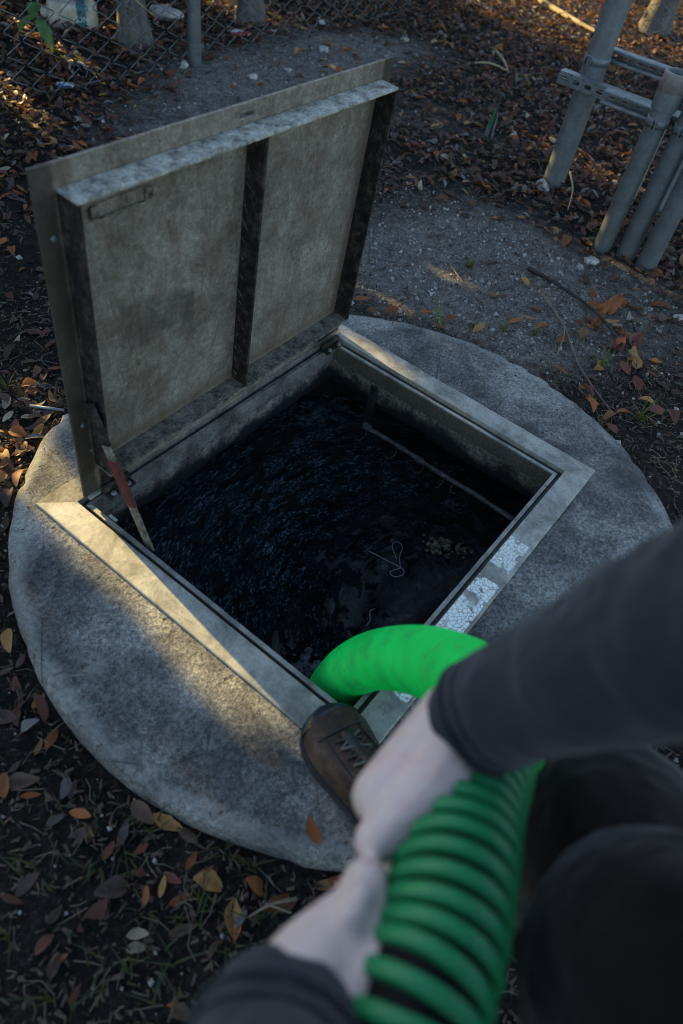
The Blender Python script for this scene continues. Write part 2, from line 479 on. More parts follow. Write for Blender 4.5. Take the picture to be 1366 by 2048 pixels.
MT = {}
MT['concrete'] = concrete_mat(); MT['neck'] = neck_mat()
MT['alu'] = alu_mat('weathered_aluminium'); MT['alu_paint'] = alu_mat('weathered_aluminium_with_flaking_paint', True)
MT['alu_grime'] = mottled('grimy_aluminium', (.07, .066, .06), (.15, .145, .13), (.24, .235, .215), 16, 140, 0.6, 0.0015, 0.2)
MT['lid'] = lid_panel_mat()
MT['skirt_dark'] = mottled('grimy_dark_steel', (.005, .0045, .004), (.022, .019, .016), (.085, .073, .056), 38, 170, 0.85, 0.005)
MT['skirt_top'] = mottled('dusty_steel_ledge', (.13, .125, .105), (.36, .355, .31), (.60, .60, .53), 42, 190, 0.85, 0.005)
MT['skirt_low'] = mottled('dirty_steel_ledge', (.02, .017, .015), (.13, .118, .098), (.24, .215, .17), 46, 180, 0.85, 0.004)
MT['galv'] = galv_mat(base=.20); MT['wire'] = galv_mat('galvanized_wire', .16); MT['galv_dark'] = galv_mat('aged_galvanized_steel', .16)
MT['soil'] = soil_mat(); MT['sludge'] = sludge_mat()
MT['bark'] = bark_mat(); MT['skin'] = skin_mat()
MT['jacket'] = fabric_mat('charcoal_fleece', (.021, .027, .035)); MT['trouser'] = fabric_mat('black_canvas', (.005, .005, .0058))
MT['leather'] = mottled('brown_boot_leather', (.016, .010, .007), (.042, .025, .017), (.10, .058, .037), 16, 160, 0.6, 0.002, 0, 0.4)
MT['rubber'] = plain('black_rubber', (.018, .02, .023), 0.55)
MT['toe'] = plain('navy_toe_rubber', (.016, .024, .034), .38)
MT['lace'] = plain('boot_lace', (.035, .032, .03), 0.8)
MT['lace_grey'] = plain('grey_webbing', (.085, .085, .085), 0.6)
def hose_mat():
    m = Mat('green_pvc', 0.5, 0, 0.22)
    n = m.noise(9, 4, 0.6); n2 = m.noise(60, 3, 0.6)
    c = m.ramp(n, [(0.3, (.001, .55, .075)), (0.7, (.002, .74, .12))])
    c = m.mix(m.ramp(n2, [(0.60, 0.0), (0.72, 0.45)]), c, (.10, .11, .05))
    sm = m.ramp(m.noise(14, 4, 0.6), [(0.52, 0.0), (0.70, 0.5)])
    c = m.mix(sm, c, (.02, .22, .06))
    return m.done(c, m.bump(n2, 0.15, 0.001))
MT['hose'] = hose_mat()
MT['hose_rib'] = plain('shaded_green_rib', (.006, .19, .068), .45, spec=.4, var=.25, scale=12)  # rib green darkened to carry the shade near the body
MT['hose_core'] = plain('black_hose_core', (.003, .0035, .004), 0.7, spec=.15)
MT['red'] = plain('worn_red_vinyl', (.085, .010, .010), 0.7, var=0.7)
MT['arm'] = mottled('worn_flat_bar', (.06, .045, .035), (.17, .15, .125), (.30, .28, .25), 30, 120, 0.6, 0.001, 0.2)
LEAF_COLS = [('orange_leaf', (.20, .062, .020), (.36, .13, .042)), ('rust_leaf', (.10, .034, .022), (.20, .075, .045)),
             ('ochre_leaf', (.23, .115, .035), (.42, .23, .085)), ('brown_leaf', (.055, .033, .023), (.115, .07, .048)),
             ('grey_leaf', (.12, .112, .108), (.22, .205, .195)), ('plum_leaf', (.052, .030, .030), (.105, .065, .062)),
             ('tan_leaf', (.32, .25, .16), (.50, .41, .29))]
LM = [leaf_mat(*t) for t in LEAF_COLS]
COLWORD = ['orange brown', 'dull rust red', 'ochre', 'dark brown', 'grey', 'plum brown', 'pale tan']
def green_mat(name, a, b):
    return leaf_mat(name, a, b)
MT['grass'] = leaf_mat('grass_blade', (.009, .022, .008), (.028, .055, .018))
MT['tuft'] = leaf_mat('tuft_blade', (.05, .10, .025), (.17, .24, .06))
MT['green'] = leaf_mat('green_leaf', (.03, .085, .025), (.08, .17, .045))
MT['yellow'] = leaf_mat('yellowing_leaf', (.20, .24, .03), (.42, .36, .06))
MT['shade_leaf'] = leaf_mat('hedge_leaf', (.025, .05, .018), (.06, .10, .03))
MT['white_plastic'] = plain('dirty_white_plastic', (.40, .37, .30), 0.5, var=0.4, scale=20)
MT['stone'] = mottled('pale_stone', (.20, .19, .175), (.36, .345, .315), (.5, .48, .44), 20, 90, 0.9, 0.003)
MT['pebble'] = plain('pebble', (.30, .29, .27), 0.85, var=0.4, scale=15)
MT['litter'] = plain('bark_crumbs', (.080, .055, .040), 0.9, var=0.6, scale=30)
MT['twig'] = plain('dry_twig', (.17, .135, .10), 0.85, var=0.4, scale=30)
MT['dark_twig'] = plain('dark_twig', (.035, .03, .027), 0.85, var=0.4, scale=30)
MT['straw'] = plain('straw', (.36, .28, .16), 0.8, var=0.3, scale=30)

# ------------------------------------------------------------------ ground
SLAB_C = (0.0, -0.073); SLAB_R = 0.754
SAND = [(1.05, .42, .62, 1.0), (1.35, .30, .42, .9), (1.75, 1.95, .55, 1.0), (2.3, 1.95, .5, .9), (1.1, 1.75, .45, .75),
        (1.45, -.25, .40, .55), (2.2, 1.1, .5, .35), (.95, -.05, .25, .5), (3.0, 1.75, .4, .5), (2.7, 2.0, .4, .6), (1.0, .05, .3, .4)]
def sand_at(x, y):
    return min(1.0, sum(w * math.exp(-((x - a) ** 2 + (y - b) ** 2) / (r * r) * 1.6) for a, b, r, w in SAND))
def ground_z(x, y):
    d = math.hypot(x - SLAB_C[0], y - SLAB_C[1])
    z = -0.052 + 0.03 * noise.noise((x * 0.9, y * 0.9, 3.1)) * min(1, max(0, (d - .75) / .5))
    z += 0.010 * noise.noise((x * 4.3, y * 4.3, 1.7)) + 0.004 * noise.noise((x * 15, y * 15, 5.2))
    z += 0.030 * math.exp(-((x - 1.75) ** 2 + (y - 2.1) ** 2) / 0.12)
    if d < 1.1:
        # earth banked up along the far and right rim, lower along the near rim
        ang = math.atan2(y - SLAB_C[1], x - SLAB_C[0])
        z += 0.034 * max(0, math.cos(ang - 0.15)) * math.exp(-((d - .78) / .16) ** 2)
    return z
def axis(lo, hi, step, far):
    a = list(np.arange(lo, hi + 1e-6, step))
    g, x = step, lo
    pre = []
    while x > -far:
        g *= 1.5; x -= g; pre.append(x)
    post = []; g, x = step, hi
    while x < far:
        g *= 1.5; x += g; post.append(x)
    return pre[::-1] + a + post
GX = axis(-1.5, 6.4, 0.032, 70); GY = axis(-1.4, 3.5, 0.032, 70)
gv = [(x, y, ground_z(x, y)) for y in GY for x in GX]
nx = len(GX)
gf = []
for j in range(len(GY) - 1):
    for i in range(nx - 1):
        cx = (GX[i] + GX[i + 1]) / 2; cy = (GY[j] + GY[j + 1]) / 2
        if math.hypot(cx - SLAB_C[0], cy - SLAB_C[1]) < 0.70: continue
        gf.append((j * nx + i, j * nx + i + 1, (j + 1) * nx + i + 1, (j + 1) * nx + i))
gme = mesh_from(gv, gf, True)
at = gme.attributes.new('sand', 'FLOAT', 'POINT')
at.data.foreach_set('value', [sand_at(v[0], v[1]) for v in gv])
ground = obj('ground', gme, MT['soil'])
tag(ground, kind='structure')

# ------------------------------------------------------------------ slab and pit
AX, BY = 0.418, 0.350      # opening half sizes
OX, OY = 0.500, 0.428      # frame outer half sizes
NS = 192
def rect_pt(a, hx, hy):
    c, s = math.cos(a), math.sin(a)
    t = min(hx / abs(c) if abs(c) > 1e-6 else 1e9, hy / abs(s) if abs(s) > 1e-6 else 1e9)
    return c * t, s * t
sv, sf = [], []
rings = []
def ring(pts): 
    n = len(sv); sv.extend(pts); rings.append(n)
angs = [2 * PI * k / NS for k in range(NS)]
def circ(a, r):
    return SLAB_C[0] + r * math.cos(a), SLAB_C[1] + r * math.sin(a)
def wob(a): return 0.007 * noise.noise((math.cos(a) * 2.2, math.sin(a) * 2.2, 8.0)) + 0.0045 * noise.noise((math.cos(a) * 9, math.sin(a) * 9, 2.0))
inner = [rect_pt(a, AX + .03, BY + .03) for a in angs]
NR = 26
for i in range(NR + 1):
    t = i / NR
    pts = []
    for a, (ix, iy) in zip(angs, inner):
        ox, oy = circ(a, SLAB_R - 0.018 + wob(a))
        x, y = ix + (ox - ix) * t, iy + (oy - iy) * t
        z = 0.0022 * noise.noise((x * 9, y * 9, 0.3)) + 0.0012 * noise.noise((x * 40, y * 40, 0.9)) - 0.001
        if max(abs(x) / OX, abs(y) / OY) < 1.02: z = min(z, -0.001)
        pts.append((x, y, z))
    ring(pts)
def chip(a, k):
    q = noise.noise((math.cos(a) * 13, math.sin(a) * 13, 4.4)) + .6 * noise.noise((math.cos(a) * 31, math.sin(a) * 31, 1.4))
    return -k * max(0.0, q - .28)
for dr, z in [(-.010, -.002), (-.004, -.007), (0, -.016), (.001, -.04), (-.002, -.15)]:
    ring([(*circ(a, SLAB_R + dr + wob(a) + chip(a, .022 if z > -.03 else .010) + 0.0015 * noise.noise((math.cos(a) * 30, math.sin(a) * 30, z * 60))), z + 0.002 * noise.noise((math.cos(a) * 9, math.sin(a) * 9, z * 30)) + chip(a, .012 if z > -.03 else 0)) for a in angs])
for i in range(len(rings) - 1):
    for k in range(NS):
        k2 = (k + 1) % NS
        sf.append((rings[i] + k, rings[i + 1] + k, rings[i + 1] + k2, rings[i] + k2))
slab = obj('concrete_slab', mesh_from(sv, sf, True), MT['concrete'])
tag(slab, 'round grey concrete slab around the open hatch', 'slab')
# neck walls, tank underside and tank wall
nv, nf = [], []
per = []
for (x0, y0, x1, y1) in [(-AX, -BY, AX, -BY), (AX, -BY, AX, BY), (AX, BY, -AX, BY), (-AX, BY, -AX, -BY)]:
    for k in range(28): per.append((x0 + (x1 - x0) * k / 28, y0 + (y1 - y0) * k / 28))
M_ = len(per)
for i, z in enumerate([-0.050, -0.065, -0.085, -0.105, -0.125, -0.135]):
    for (x, y) in per:
        w = 0.006 * noise.noise((x * 18, y * 18, z * 40)) + 0.004 * noise.noise((x * 60, y * 60, z * 90))
        o = (0.004 + w) if i < 5 else 0.02
        sx = o if abs(abs(x) - AX) < 1e-6 else 0; sy = o if abs(abs(y) - BY) < 1e-6 else 0
        nv.append((x + math.copysign(sx, x), y + math.copysign(sy, y), z + (0.012 * noise.noise((x * 9, y * 9, 7)) if i >= 4 else 0)))
for i in range(5):
    for k in range(M_):
        k2 = (k + 1) % M_
        nf.append((i * M_ + k, i * M_ + k2, (i + 1) * M_ + k2, (i + 1) * M_ + k))
n0 = len(nv)
for (x, y) in per:
    a = math.atan2(y - SLAB_C[1], x - SLAB_C[0]); nv.append((*circ(a, .72), -0.150))
for k in range(M_):
    k2 = (k + 1) % M_
    nf.append((5 * M_ + k, 5 * M_ + k2, n0 + k2, n0 + k))
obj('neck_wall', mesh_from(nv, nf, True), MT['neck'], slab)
wallm = mottled('slimy_tank_wall', (.006, .007, .008), (.02, .022, .024), (.055, .055, .052), 14, 90, 0.5, 0.006)
tw = lathe_vf([(0.71, -0.148), (0.712, -0.25), (0.71, -0.60)], 64)
obj('tank_wall', mesh_from([(x + SLAB_C[0], y + SLAB_C[1], z) for x, y, z in tw[0]], tw[1], True), wallm, slab)

# sludge surface
SZ = -0.30
qs = np.linspace(-0.72, 0.72, 110)
wv = []
for y in qs:
    for x in qs:
        z = SZ + 0.006 * noise.noise((x * 7, y * 10, 2.0)) + 0.0025 * noise.noise((x * 24, y * 30, 4.0))
        wv.append((x + SLAB_C[0], y + SLAB_C[1], z))
wf = []
for j in range(109):
    for i in range(109):
        if math.hypot(qs[i], qs[j]) < 0.73: wf.append((j * 110 + i, j * 110 + i + 1, (j + 1) * 110 + i + 1, (j + 1) * 110 + i))
tag(obj('sludge_water', mesh_from(wv, wf, True), MT['sludge']), kind='structure')

# ------------------------------------------------------------------ access hatch
hatch = tag(empty('access_hatch', (0, 0, 0)), 'open square metal hatch with raised lid set in the concrete slab', 'hatch')
PROF = [(0, -.052), (0, -.004), (.0095, -.004), (.0105, -.016), (.0195, -.016), (.0205, .0055), (.0215, .0065), (.0785, .0065), (.080, .005), (.080, -.004)]
def frame_side(name, side, mat):
    V, F = [], []
    nseg = 40
    for j in range(nseg + 1):
        t = (-1 + 2 * j / nseg) * .9988
        for d, z in PROF:
            hx, hy = AX + d * (OX - AX) / .080, BY + d * (OY - BY) / .080
            zz = z + 0.0008 * noise.noise((t * 5, side * 3.3, d * 30))
            dd = 0.0006 * noise.noise((t * 22, side * 5.1, d * 9))
            if side == 0: V.append((t * hx, -hy + dd, zz))
            elif side == 1: V.append((hx + dd, t * hy, zz))
            elif side == 2: V.append((-t * hx, hy + dd, zz))
            else: V.append((-hx + dd, -t * hy, zz))
    m = len(PROF)
    for j in range(nseg):
        for k in range(m - 1):
            F.append((j * m + k, (j + 1) * m + k, (j + 1) * m + k + 1, j * m + k + 1))
    o = obj(name, mesh_from(V, F), mat, hatch)
    return o
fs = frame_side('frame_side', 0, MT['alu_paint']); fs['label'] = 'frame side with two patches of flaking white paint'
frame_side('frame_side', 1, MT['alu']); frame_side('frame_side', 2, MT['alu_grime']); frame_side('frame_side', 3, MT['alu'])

# lid: local x along hinge, z up, -y towards the pit
LW = 0.4448; LH = 0.695
pl_x = [-LW, -0.026, 0.014, LW]; pl_z = [0.0, 0.669, 0.679, LH]
pv = [(x, 0, z) for z in pl_z for x in pl_x]
pf = [(j * 4 + i, j * 4 + i + 1, (j + 1) * 4 + i + 1, (j + 1) * 4 + i) for j in range(3) for i in range(3) if not (i == 1 and j == 1)]
lid = obj('lid', mesh_from(pv, pf), MT['lid'], hatch, (0.0185, 0.3685, 0.0131), (0.0499, 0.0062, 0.0191))
so = lid.modifiers.new('solid', 'SOLIDIFY'); so.thickness = 0.006; so.offset = -1
bevel(lid, 0.001)
lid['label'] = 'raised lid seen from its stained grey underside'
SK = 0.408; SB, ST = 0.082, 0.660; SD = -0.047
def skirt(b, mat, label=None, sub=0):
    o = box('skirt', b, mat, lid, 0.0015)
    if label: o['label'] = label
    return o
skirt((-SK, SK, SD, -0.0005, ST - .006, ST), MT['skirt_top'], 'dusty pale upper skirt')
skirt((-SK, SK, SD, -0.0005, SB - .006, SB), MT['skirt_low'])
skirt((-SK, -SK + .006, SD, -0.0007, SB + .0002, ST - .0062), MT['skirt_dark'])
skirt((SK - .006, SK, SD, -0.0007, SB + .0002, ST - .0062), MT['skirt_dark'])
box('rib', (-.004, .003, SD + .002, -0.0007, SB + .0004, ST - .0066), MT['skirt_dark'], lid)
# weld tacks along the rib and pale weld line above the lower skirt
for k in range(14):
    z = SB + .03 + k * .037 + rnd.uniform(-.008, .008)
    tube('weld_bead', [(-.0050, -.003 - rnd.uniform(0, .006), z), (-.0050, -.011 - rnd.uniform(0, .006), z - rnd.uniform(.008, .016))], .0008, MT['skirt_low'], lid, 5)
# recessed handle housing
hp = box('handle_plate', (-.352, -.236, -.0035, -.0008, .592, .618), MT['lid'], lid, .001)
for xa in (-.358, -.250):
    box('bracket', (xa, xa + .017, -.008, -.0038, .597, .617), MT['skirt_low'], hp, .003)
tube('pull_rod', [(-.341, -.006, .596), (-.250, -.006, .596)], .0016, MT['skirt_low'], hp, 8)
# rivets on the left margin
for z in (.587, .20):
    v, f = lathe_vf([(.0, -.003), (.004, -.0025), (.0055, 0)], 10)
    o = obj('rivet', mesh_from([(a - .423, c - .0065 + .006, b + z) for a, b, c in v], f, True), MT['galv'], lid)
# gusset plates near the hinge on the left margin
box('hinge_leaf', (-.40, -.34, -.008, -.0006, .012, .060), MT['skirt_dark'], lid, .002)
box('hinge_leaf', (.345, .405, -.008, -.0006, .012, .060), MT['skirt_dark'], lid, .002)
# hinges on the frame
for xh in (-.355, .385):
    hg = box('hinge', (xh - .035, xh + .035, .322, .356, .008, .014), MT['skirt_dark'], hatch, .002)
    tube('hinge_barrel', [(xh - .034, .347, .022), (xh + .034, .347, .022)], .0085, MT['skirt_dark'], hg, 12)
    for dx in (-.02, .02):
        v, f = lathe_vf([(0, .006), (.005, .005), (.007, .0)], 8)
        obj('bolt_head', mesh_from([(a + xh + dx, b + .330, c + .0145) for a, b, c in v], f, True), MT['galv_dark'], hg)
# pale spacer bar next to the left hinge, catching the sun
box('spacer_bar', (-.418, -.372, .353, .361, .0075, .016), MT['alu'], hatch, .001)
box('latch_tab', (-.4165, -.4105, .278, .300, -.0035, .002), MT['alu'], hatch, .001)
# hold-open arm: flat bar with a red grip
P0, P1 = Vector((-.399, .318, .268)), Vector((-.408, .183, -.018))
def flat_bar(a, b, w, t):
    d = (b - a).normalized(); n = Vector((1, 0, 0)); n = (n - d * n.dot(d)).normalized(); s = d.cross(n)
    V = [p + s * (w * i) + n * (t * j) for p in (a, b) for i, j in ((-1, -1), (1, -1), (1, 1), (-1, 1))]
    return V, [(0, 1, 2, 3), (7, 6, 5, 4), (0, 4, 5, 1), (1, 5, 6, 2), (2, 6, 7, 3), (3, 7, 4, 0)]
arm = obj('support_arm', mesh_from(*flat_bar(P0, P1, .0125, .0025)), MT['arm'], hatch); bevel(arm, .001)
g = obj('red_grip', mesh_from(*flat_bar(P0.lerp(P1, .33), P0.lerp(P1, .66), .0145, .0045)), MT['red'], arm); bevel(g, .002)
g2 = obj('pivot_slot', mesh_from(*flat_bar(P0.lerp(P1, -.06), P0.lerp(P1, .22), .016, .004)), MT['skirt_dark'], arm); bevel(g2, .002)

# ------------------------------------------------------------------ inside the pit
bx = 0.405
rail = tag(empty('float_rail', (bx, 0, -.2)), 'grimy rail hung along the right wall inside the pit', 'rail')
rp = [(bx + 0.003 * noise.noise((y * 7, 0, 0)) - bx, y, 0.003 * noise.noise((y * 9, 3, 0))) for y in np.linspace(.195, -.325, 30)]
railm = mottled('grease_caked_rail', (.03, .03, .03), (.09, .088, .082), (.17, .165, .15), 40, 160, 0.6)
tube('bar', rp, lambda i: .007 + .0035 * noise.noise((i * .6, 1, 2)), railm, rail, 8)
hb = box('hanger_strap', (-.003, .003, .178, .202, -.012, .150), wallm, rail, .001)
obj('corner_blob', mesh_from(*tube_vf([(0, .205, .006), (0, .19, .004), (0, .17, -.004)], [.008, .016, .006], 8), smooth=True), railm, rail)
for i, (y, dz, w) in enumerate([(.185, .06, .03), (.075, .055, .03), (-.02, .045, .02), (-.09, .05, .012), (-.12, .03, -.02)]):
    pts = catmull([(0, y, -.004), (-.012, y - .004, -dz * .4), (-.016, y + w * .3, -dz * .8), (-.008, y + w, -dz)], 6)
    tube('cable_tie', pts, .0016, railm, rail, 5)
tie = plain('pale_cord', (.15, .17, .19), 0.5)
def floating(name, pts, r, label, cat, mat=tie):
    base = Vector(pts[0])
    o = tag(empty(name, base), label, cat)
    tube('strand', [Vector(p) - base for p in catmull(pts, 6)], r, mat, o, 6)
    return o
floating('cord_with_loop', [(.096, -.066, -.278), (.104, -.12, -.277), (.110, -.165, -.276), (.098, -.178, -.278), (.078, -.165, -.280), (.082, -.148, -.280), (.110, -.163, -.274)], .0014,
             'pale straight cord ending in a small loop floating on the black sludge', 'cord')
floating('loop_cord', [(.13, -.135, -.283), (.158, -.100, -.281), (.178, -.104, -.280), (.172, -.124, -.280), (.14, -.138, -.282), (.112, -.162, -.282)], .0011,
         'thin looped cord floating above the straight cord in the pit', 'cord')
floating('short_cord', [(-.035, -.185, -.283), (-.05, -.18, -.281), (-.07, -.195, -.281), (-.09, -.198, -.284)], .0015, 'short pale cord in the sludge just above the green hose', 'cord')
def lump(name, c, size, n, mat, label, cat, seed, flat=.35):
    r = random.Random(seed); parts = []
    for k in range(n):
        bm = bmesh.new(); bmesh.ops.create_icosphere(bm, subdivisions=2, radius=1)
        s = size * r.uniform(.07, .22); off = Vector((r.gauss(0, size * .40), r.gauss(0, size * .40), r.uniform(0, size * flat * .4)))
        for v in bm.verts:
            d = 1 + .45 * noise.noise(v.co * 1.7 + Vector((seed + k, 0, 0)))
            v.co = Vector((v.co.x * s * d, v.co.y * s * d, v.co.z * s * flat * d)) + off
        me_v = [v.co.copy() for v in bm.verts]; me_f = [tuple(v.index for v in f.verts) for f in bm.faces]
        parts.append((me_v, me_f)); bm.free()
    o = obj(name, mesh_from(*join_vf(parts), smooth=True), mat, None, c)
    return tag(o, label, cat)
gold = mottled('oily_yellow_scum', (.008, .009, .011), (.06, .058, .045), (.34, .30, .18), 90, 260, 0.35, 0.004)
lump('scum_clump', (.255, -.195, -.298), .042, 60, gold, 'yellow speckled scum clump floating in the black sludge', 'scum', 3, .5)
lump('scum_clump', (.29, -.245, -.299), .028, 34, gold, 'smaller yellowish scum clump nearest the right frame side', 'scum', 5, .5)
greyscum = mottled('grey_grease', (.012, .016, .020), (.04, .052, .062), (.12, .14, .155), 50, 220, 0.5, 0.004)
lump('grease_mat', (.50, .395, -.297), .105, 90, greyscum, 'grey grease mat in the far corner of the pit', 'scum', 11, .16)
lump('grease_mat', (-.262, -.160, -.298), .055, 50, greyscum, 'grey grease mat beside the green hose in the near corner', 'scum', 13, .16)
lump('grease_streak', (.41, -.135, -.299), .030, 26, greyscum, 'small grey grease fragment under the pit rail', 'scum', 17, .3)

# ------------------------------------------------------------------ hose
hose = tag(empty('suction_hose', (-.36, -.28, -.30)), 'thick green suction hose bending out of the pit towards the gripping hands', 'hose')
HO = Vector(hose.location)
HP = catmull([(-.30, -.20, -.55), (-.335, -.245, -.36), (-.362, -.272, -.22), (-.358, -.280, -.110), (-.345, -.302, -.012), (-.358, -.352, .112), (-.413, -.434, .285), (-.474, -.513, .415),
              (-.553, -.557, .512), (-.634, -.572, .566), (-.692, -.580, .599), (-.750, -.595, .6275), (-.8025, -.609, .642), (-.848, -.617, .648), (-.90, -.64, .64), (-.97, -.70, .60), (-1.05, -.80, .50), (-1.15, -.95, .32), (-1.3, -1.15, .10), (-1.55, -1.4, .02), (-1.9, -1.7, .01)], 24)
HS, HL = resample(HP, .0012)
HF = frames(HS)
NCUT = int(len(HS) * 0.0)
cum = [i * HL / (len(HS) - 1) for i in range(len(HS))]
cut = next(i for i, p in enumerate(HS) if p.z > .535 and p.x < -.56)
HR = 0.0505
tube('smooth_section', [p - HO for p in HS[:cut + 12]], lambda i: HR + 0.0017 * math.sin(2 * PI * cum[i] / .0100), MT['hose'], hose, 40)
core = tube('core_tube', [p - HO for p in HS[cut - 8::8]], HR - .0100, MT['hose_core'], hose, 32)
rp = []
for k in range(9):
    a = PI * k / 8
    rp.append((HR - .0105 + .0068 * math.sin(a) ** .40, -.0063 * math.cos(a)))
rib_me = mesh_from(*lathe_vf(rp, 40), smooth=True)
rib_me.materials.append(MT['hose_rib'])
i = cut; nrib = 0
while i < len(HS) - 4 and nrib < 75:
    t, n, b = HF[i]
    r = bpy.data.objects.new('rib', rib_me); COL.objects.link(r); r.parent = hose
    mt = Matrix((n, b, t)).transposed().to_4x4(); mt.translation = HS[i] - HO
    r.matrix_local = mt
    i += int(round(.0167 / (HL / (len(HS) - 1)))); nrib += 1

# ------------------------------------------------------------------ person (arms, legs and trunk as one body, clothes as children)
def capsule_bm(bm, a, b, ra, rb, sub=2):
    b1 = bmesh.new()
    for p, r in ((a, ra), (b, rb)):
        bmesh.ops.create_icosphere(b1, subdivisions=sub, radius=r, matrix=Matrix.Translation(p))
    h = bmesh.ops.convex_hull(b1, input=b1.verts)
    bmesh.ops.delete(b1, geom=[e for e in h['geom_interior'] if isinstance(e, bmesh.types.BMVert)], context='VERTS')
    tmp = bpy.data.meshes.new('t'); b1.to_mesh(tmp); b1.free(); bm.from_mesh(tmp); bpy.data.meshes.remove(tmp)
def chain(bm, pts, rads, sub=2):
    P = [Vector(p) for p in pts]
    for i in range(len(P) - 1): capsule_bm(bm, P[i], P[i + 1], rads[i], rads[i + 1], sub)
def remeshed(name, bm, mat, parent, voxel, smooth=6):
    me = bpy.data.meshes.new(name); bm.to_mesh(me); bm.free()
    o = obj(name, me, mat, parent)
    r = o.modifiers.new('remesh', 'REMESH'); r.mode = 'VOXEL'; r.voxel_size = voxel; r.use_smooth_shade = True
    s = o.modifiers.new('smooth', 'SMOOTH'); s.iterations = smooth; s.factor = 0.5
    return o
# joints
SHR, ELR, WRR = Vector((-.70, -.92, 1.10)), Vector((-.593, -.648, .871)), Vector((-.645, -.530, .626))
SHL, ELL, WRL = Vector((-1.04, -.83, 1.05)), Vector((-1.05, -.62, .80)), Vector((-.886, -.547, .655))
PEL, CHE, NEK = Vector((-.82, -1.10, .64)), Vector((-.88, -.93, .98)), Vector((-.90, -.83, 1.18))
HIL, KNL, ANL = Vector((-.86, -1.02, .60)), Vector((-.553, -.722, .452)), Vector((-.566, -.545, .10))
HIR, KNR, ANR = Vector((-.72, -1.14, .58)), Vector((-.702, -.766, .600)), Vector((-.86, -1.15, .08))
bm = bmesh.new()
chain(bm, [SHR, ELR, WRR], [.055, .040, .027])
chain(bm, [SHL, ELL, WRL], [.055, .040, .027])
chain(bm, [PEL, CHE, NEK], [.14, .15, .055]); chain(bm, [SHR, CHE, SHL], [.06, .12, .06])
chain(bm, [PEL, HIL, KNL, ANL], [.12, .085, .055, .036]); chain(bm, [PEL, HIR, KNR, ANR], [.12, .085, .06, .036])
def hose_at(pt):
    k = min(range(cut, len(HS), 4), key=lambda q: (HS[q] - Vector(pt)).length)
    return k
CAMP = Vector((-.9467, -.5516, 1.1749))
def hose_basis(k):
    p = HS[k]; t = HF[k][0]
    c = (CAMP - p); c = (c - t * c.dot(t)).normalized()      # towards the viewer
    l = t.cross(c)                                            # sideways
    if l.dot(Vector((-.614, .779, -.13))) < 0: l = -l
    return p, t, c, l
def around(k, ang, r):
    p, t, c, l = hose_basis(k)
    return p + (l * math.cos(ang) + c * math.sin(ang)) * r
def arc_finger(k0, k1, a0, a1, n, r0, r1, off):
    pts, rr = [], []
    for i in range(n + 1):
        f = i / n
        k = int(k0 + (k1 - k0) * f)
        pts.append(around(k, a0 + (a1 - a0) * f, HR + .003 + off + (r0 + (r1 - r0) * f)))
        rr.append(r0 + (r1 - r0) * f)
    chain(bm, pts, rr)
R_ = math.radians
ds = HL / (len(HS) - 1)
def fingers(kc, spread, lens, order=1):
    for j in range(4):
        k = int(kc + order * (j - 1.5) * spread / ds)
        arc_finger(k, k, R_(25), R_(-125 - lens[j]), 9, .0105, .0080, 0.0)
# right hand: broad back of the hand tapering to index knuckle and thumb
kR = hose_at((-.690, -.588, .610))
chain(bm, [WRR, (-.6403, -.528, .6218), (-.693, -.5287, .6148), (-.7350, -.5190, .6140)], [.028, .031, .033, .0245])
chain(bm, [(-.652, -.538, .622), (-.6686, -.5413, .6213), (-.7169, -.5425, .6239), (-.7460, -.5385, .6278), (-.7690, -.5355, .6276)], [.030, .034, .029, .0205, .0172])
chain(bm, [(-.665, -.535, .618), (-.715, -.535, .615)], [.034, .029])
fingers(kR, .0205, [-22, -12, -16, -32])
# left hand: thumb pointing up the hose to meet the other
kL = hose_at((-.836, -.618, .648))
chain(bm, [(-.7985, -.5464, .6401), (-.8178, -.5540, .6411), (-.8407, -.5600, .6400), (-.8601, -.568, .6406)], [.0165, .0215, .029, .030])
chain(bm, [(-.8300, -.5520, .640), (-.8557, -.5512, .6411), (-.8840, -.5463, .6549), WRL], [.024, .031, .029, .028])
chain(bm, [(-.8450, -.575, .640), (-.8900, -.575, .648), WRL], [.030, .028, .027])
fingers(kL, .0200, [-22, -12, -16, -32], -1)
# head and neck
chain(bm, [NEK, (-.905, -.80, 1.30)], [.058, .055])
chain(bm, [(-.905, -.80, 1.37), (-.912, -.755, 1.35), (-.915, -.735, 1.29)], [.098, .080, .050])
chain(bm, [(-.917, -.690, 1.335), (-.917, -.672, 1.315)], [.012, .015])
for sx in (-1, 1): chain(bm, [(-.905 + sx * .094, -.80, 1.35), (-.905 + sx * .098, -.80, 1.31)], [.016, .012])
person = remeshed('person', bm, MT['skin'], None, .0034, 5)
tag(person, 'crouching person in charcoal jacket gripping the green hose with both bare hands', 'person')
# hair
bm = bmesh.new()
chain(bm, [(-.905, -.812, 1.385), (-.905, -.835, 1.33)], [.104, .090])
hr_ = remeshed('hair', bm, plain('dark_hair', (.03, .022, .016), .7, var=.5, scale=120), person, .008, 3)
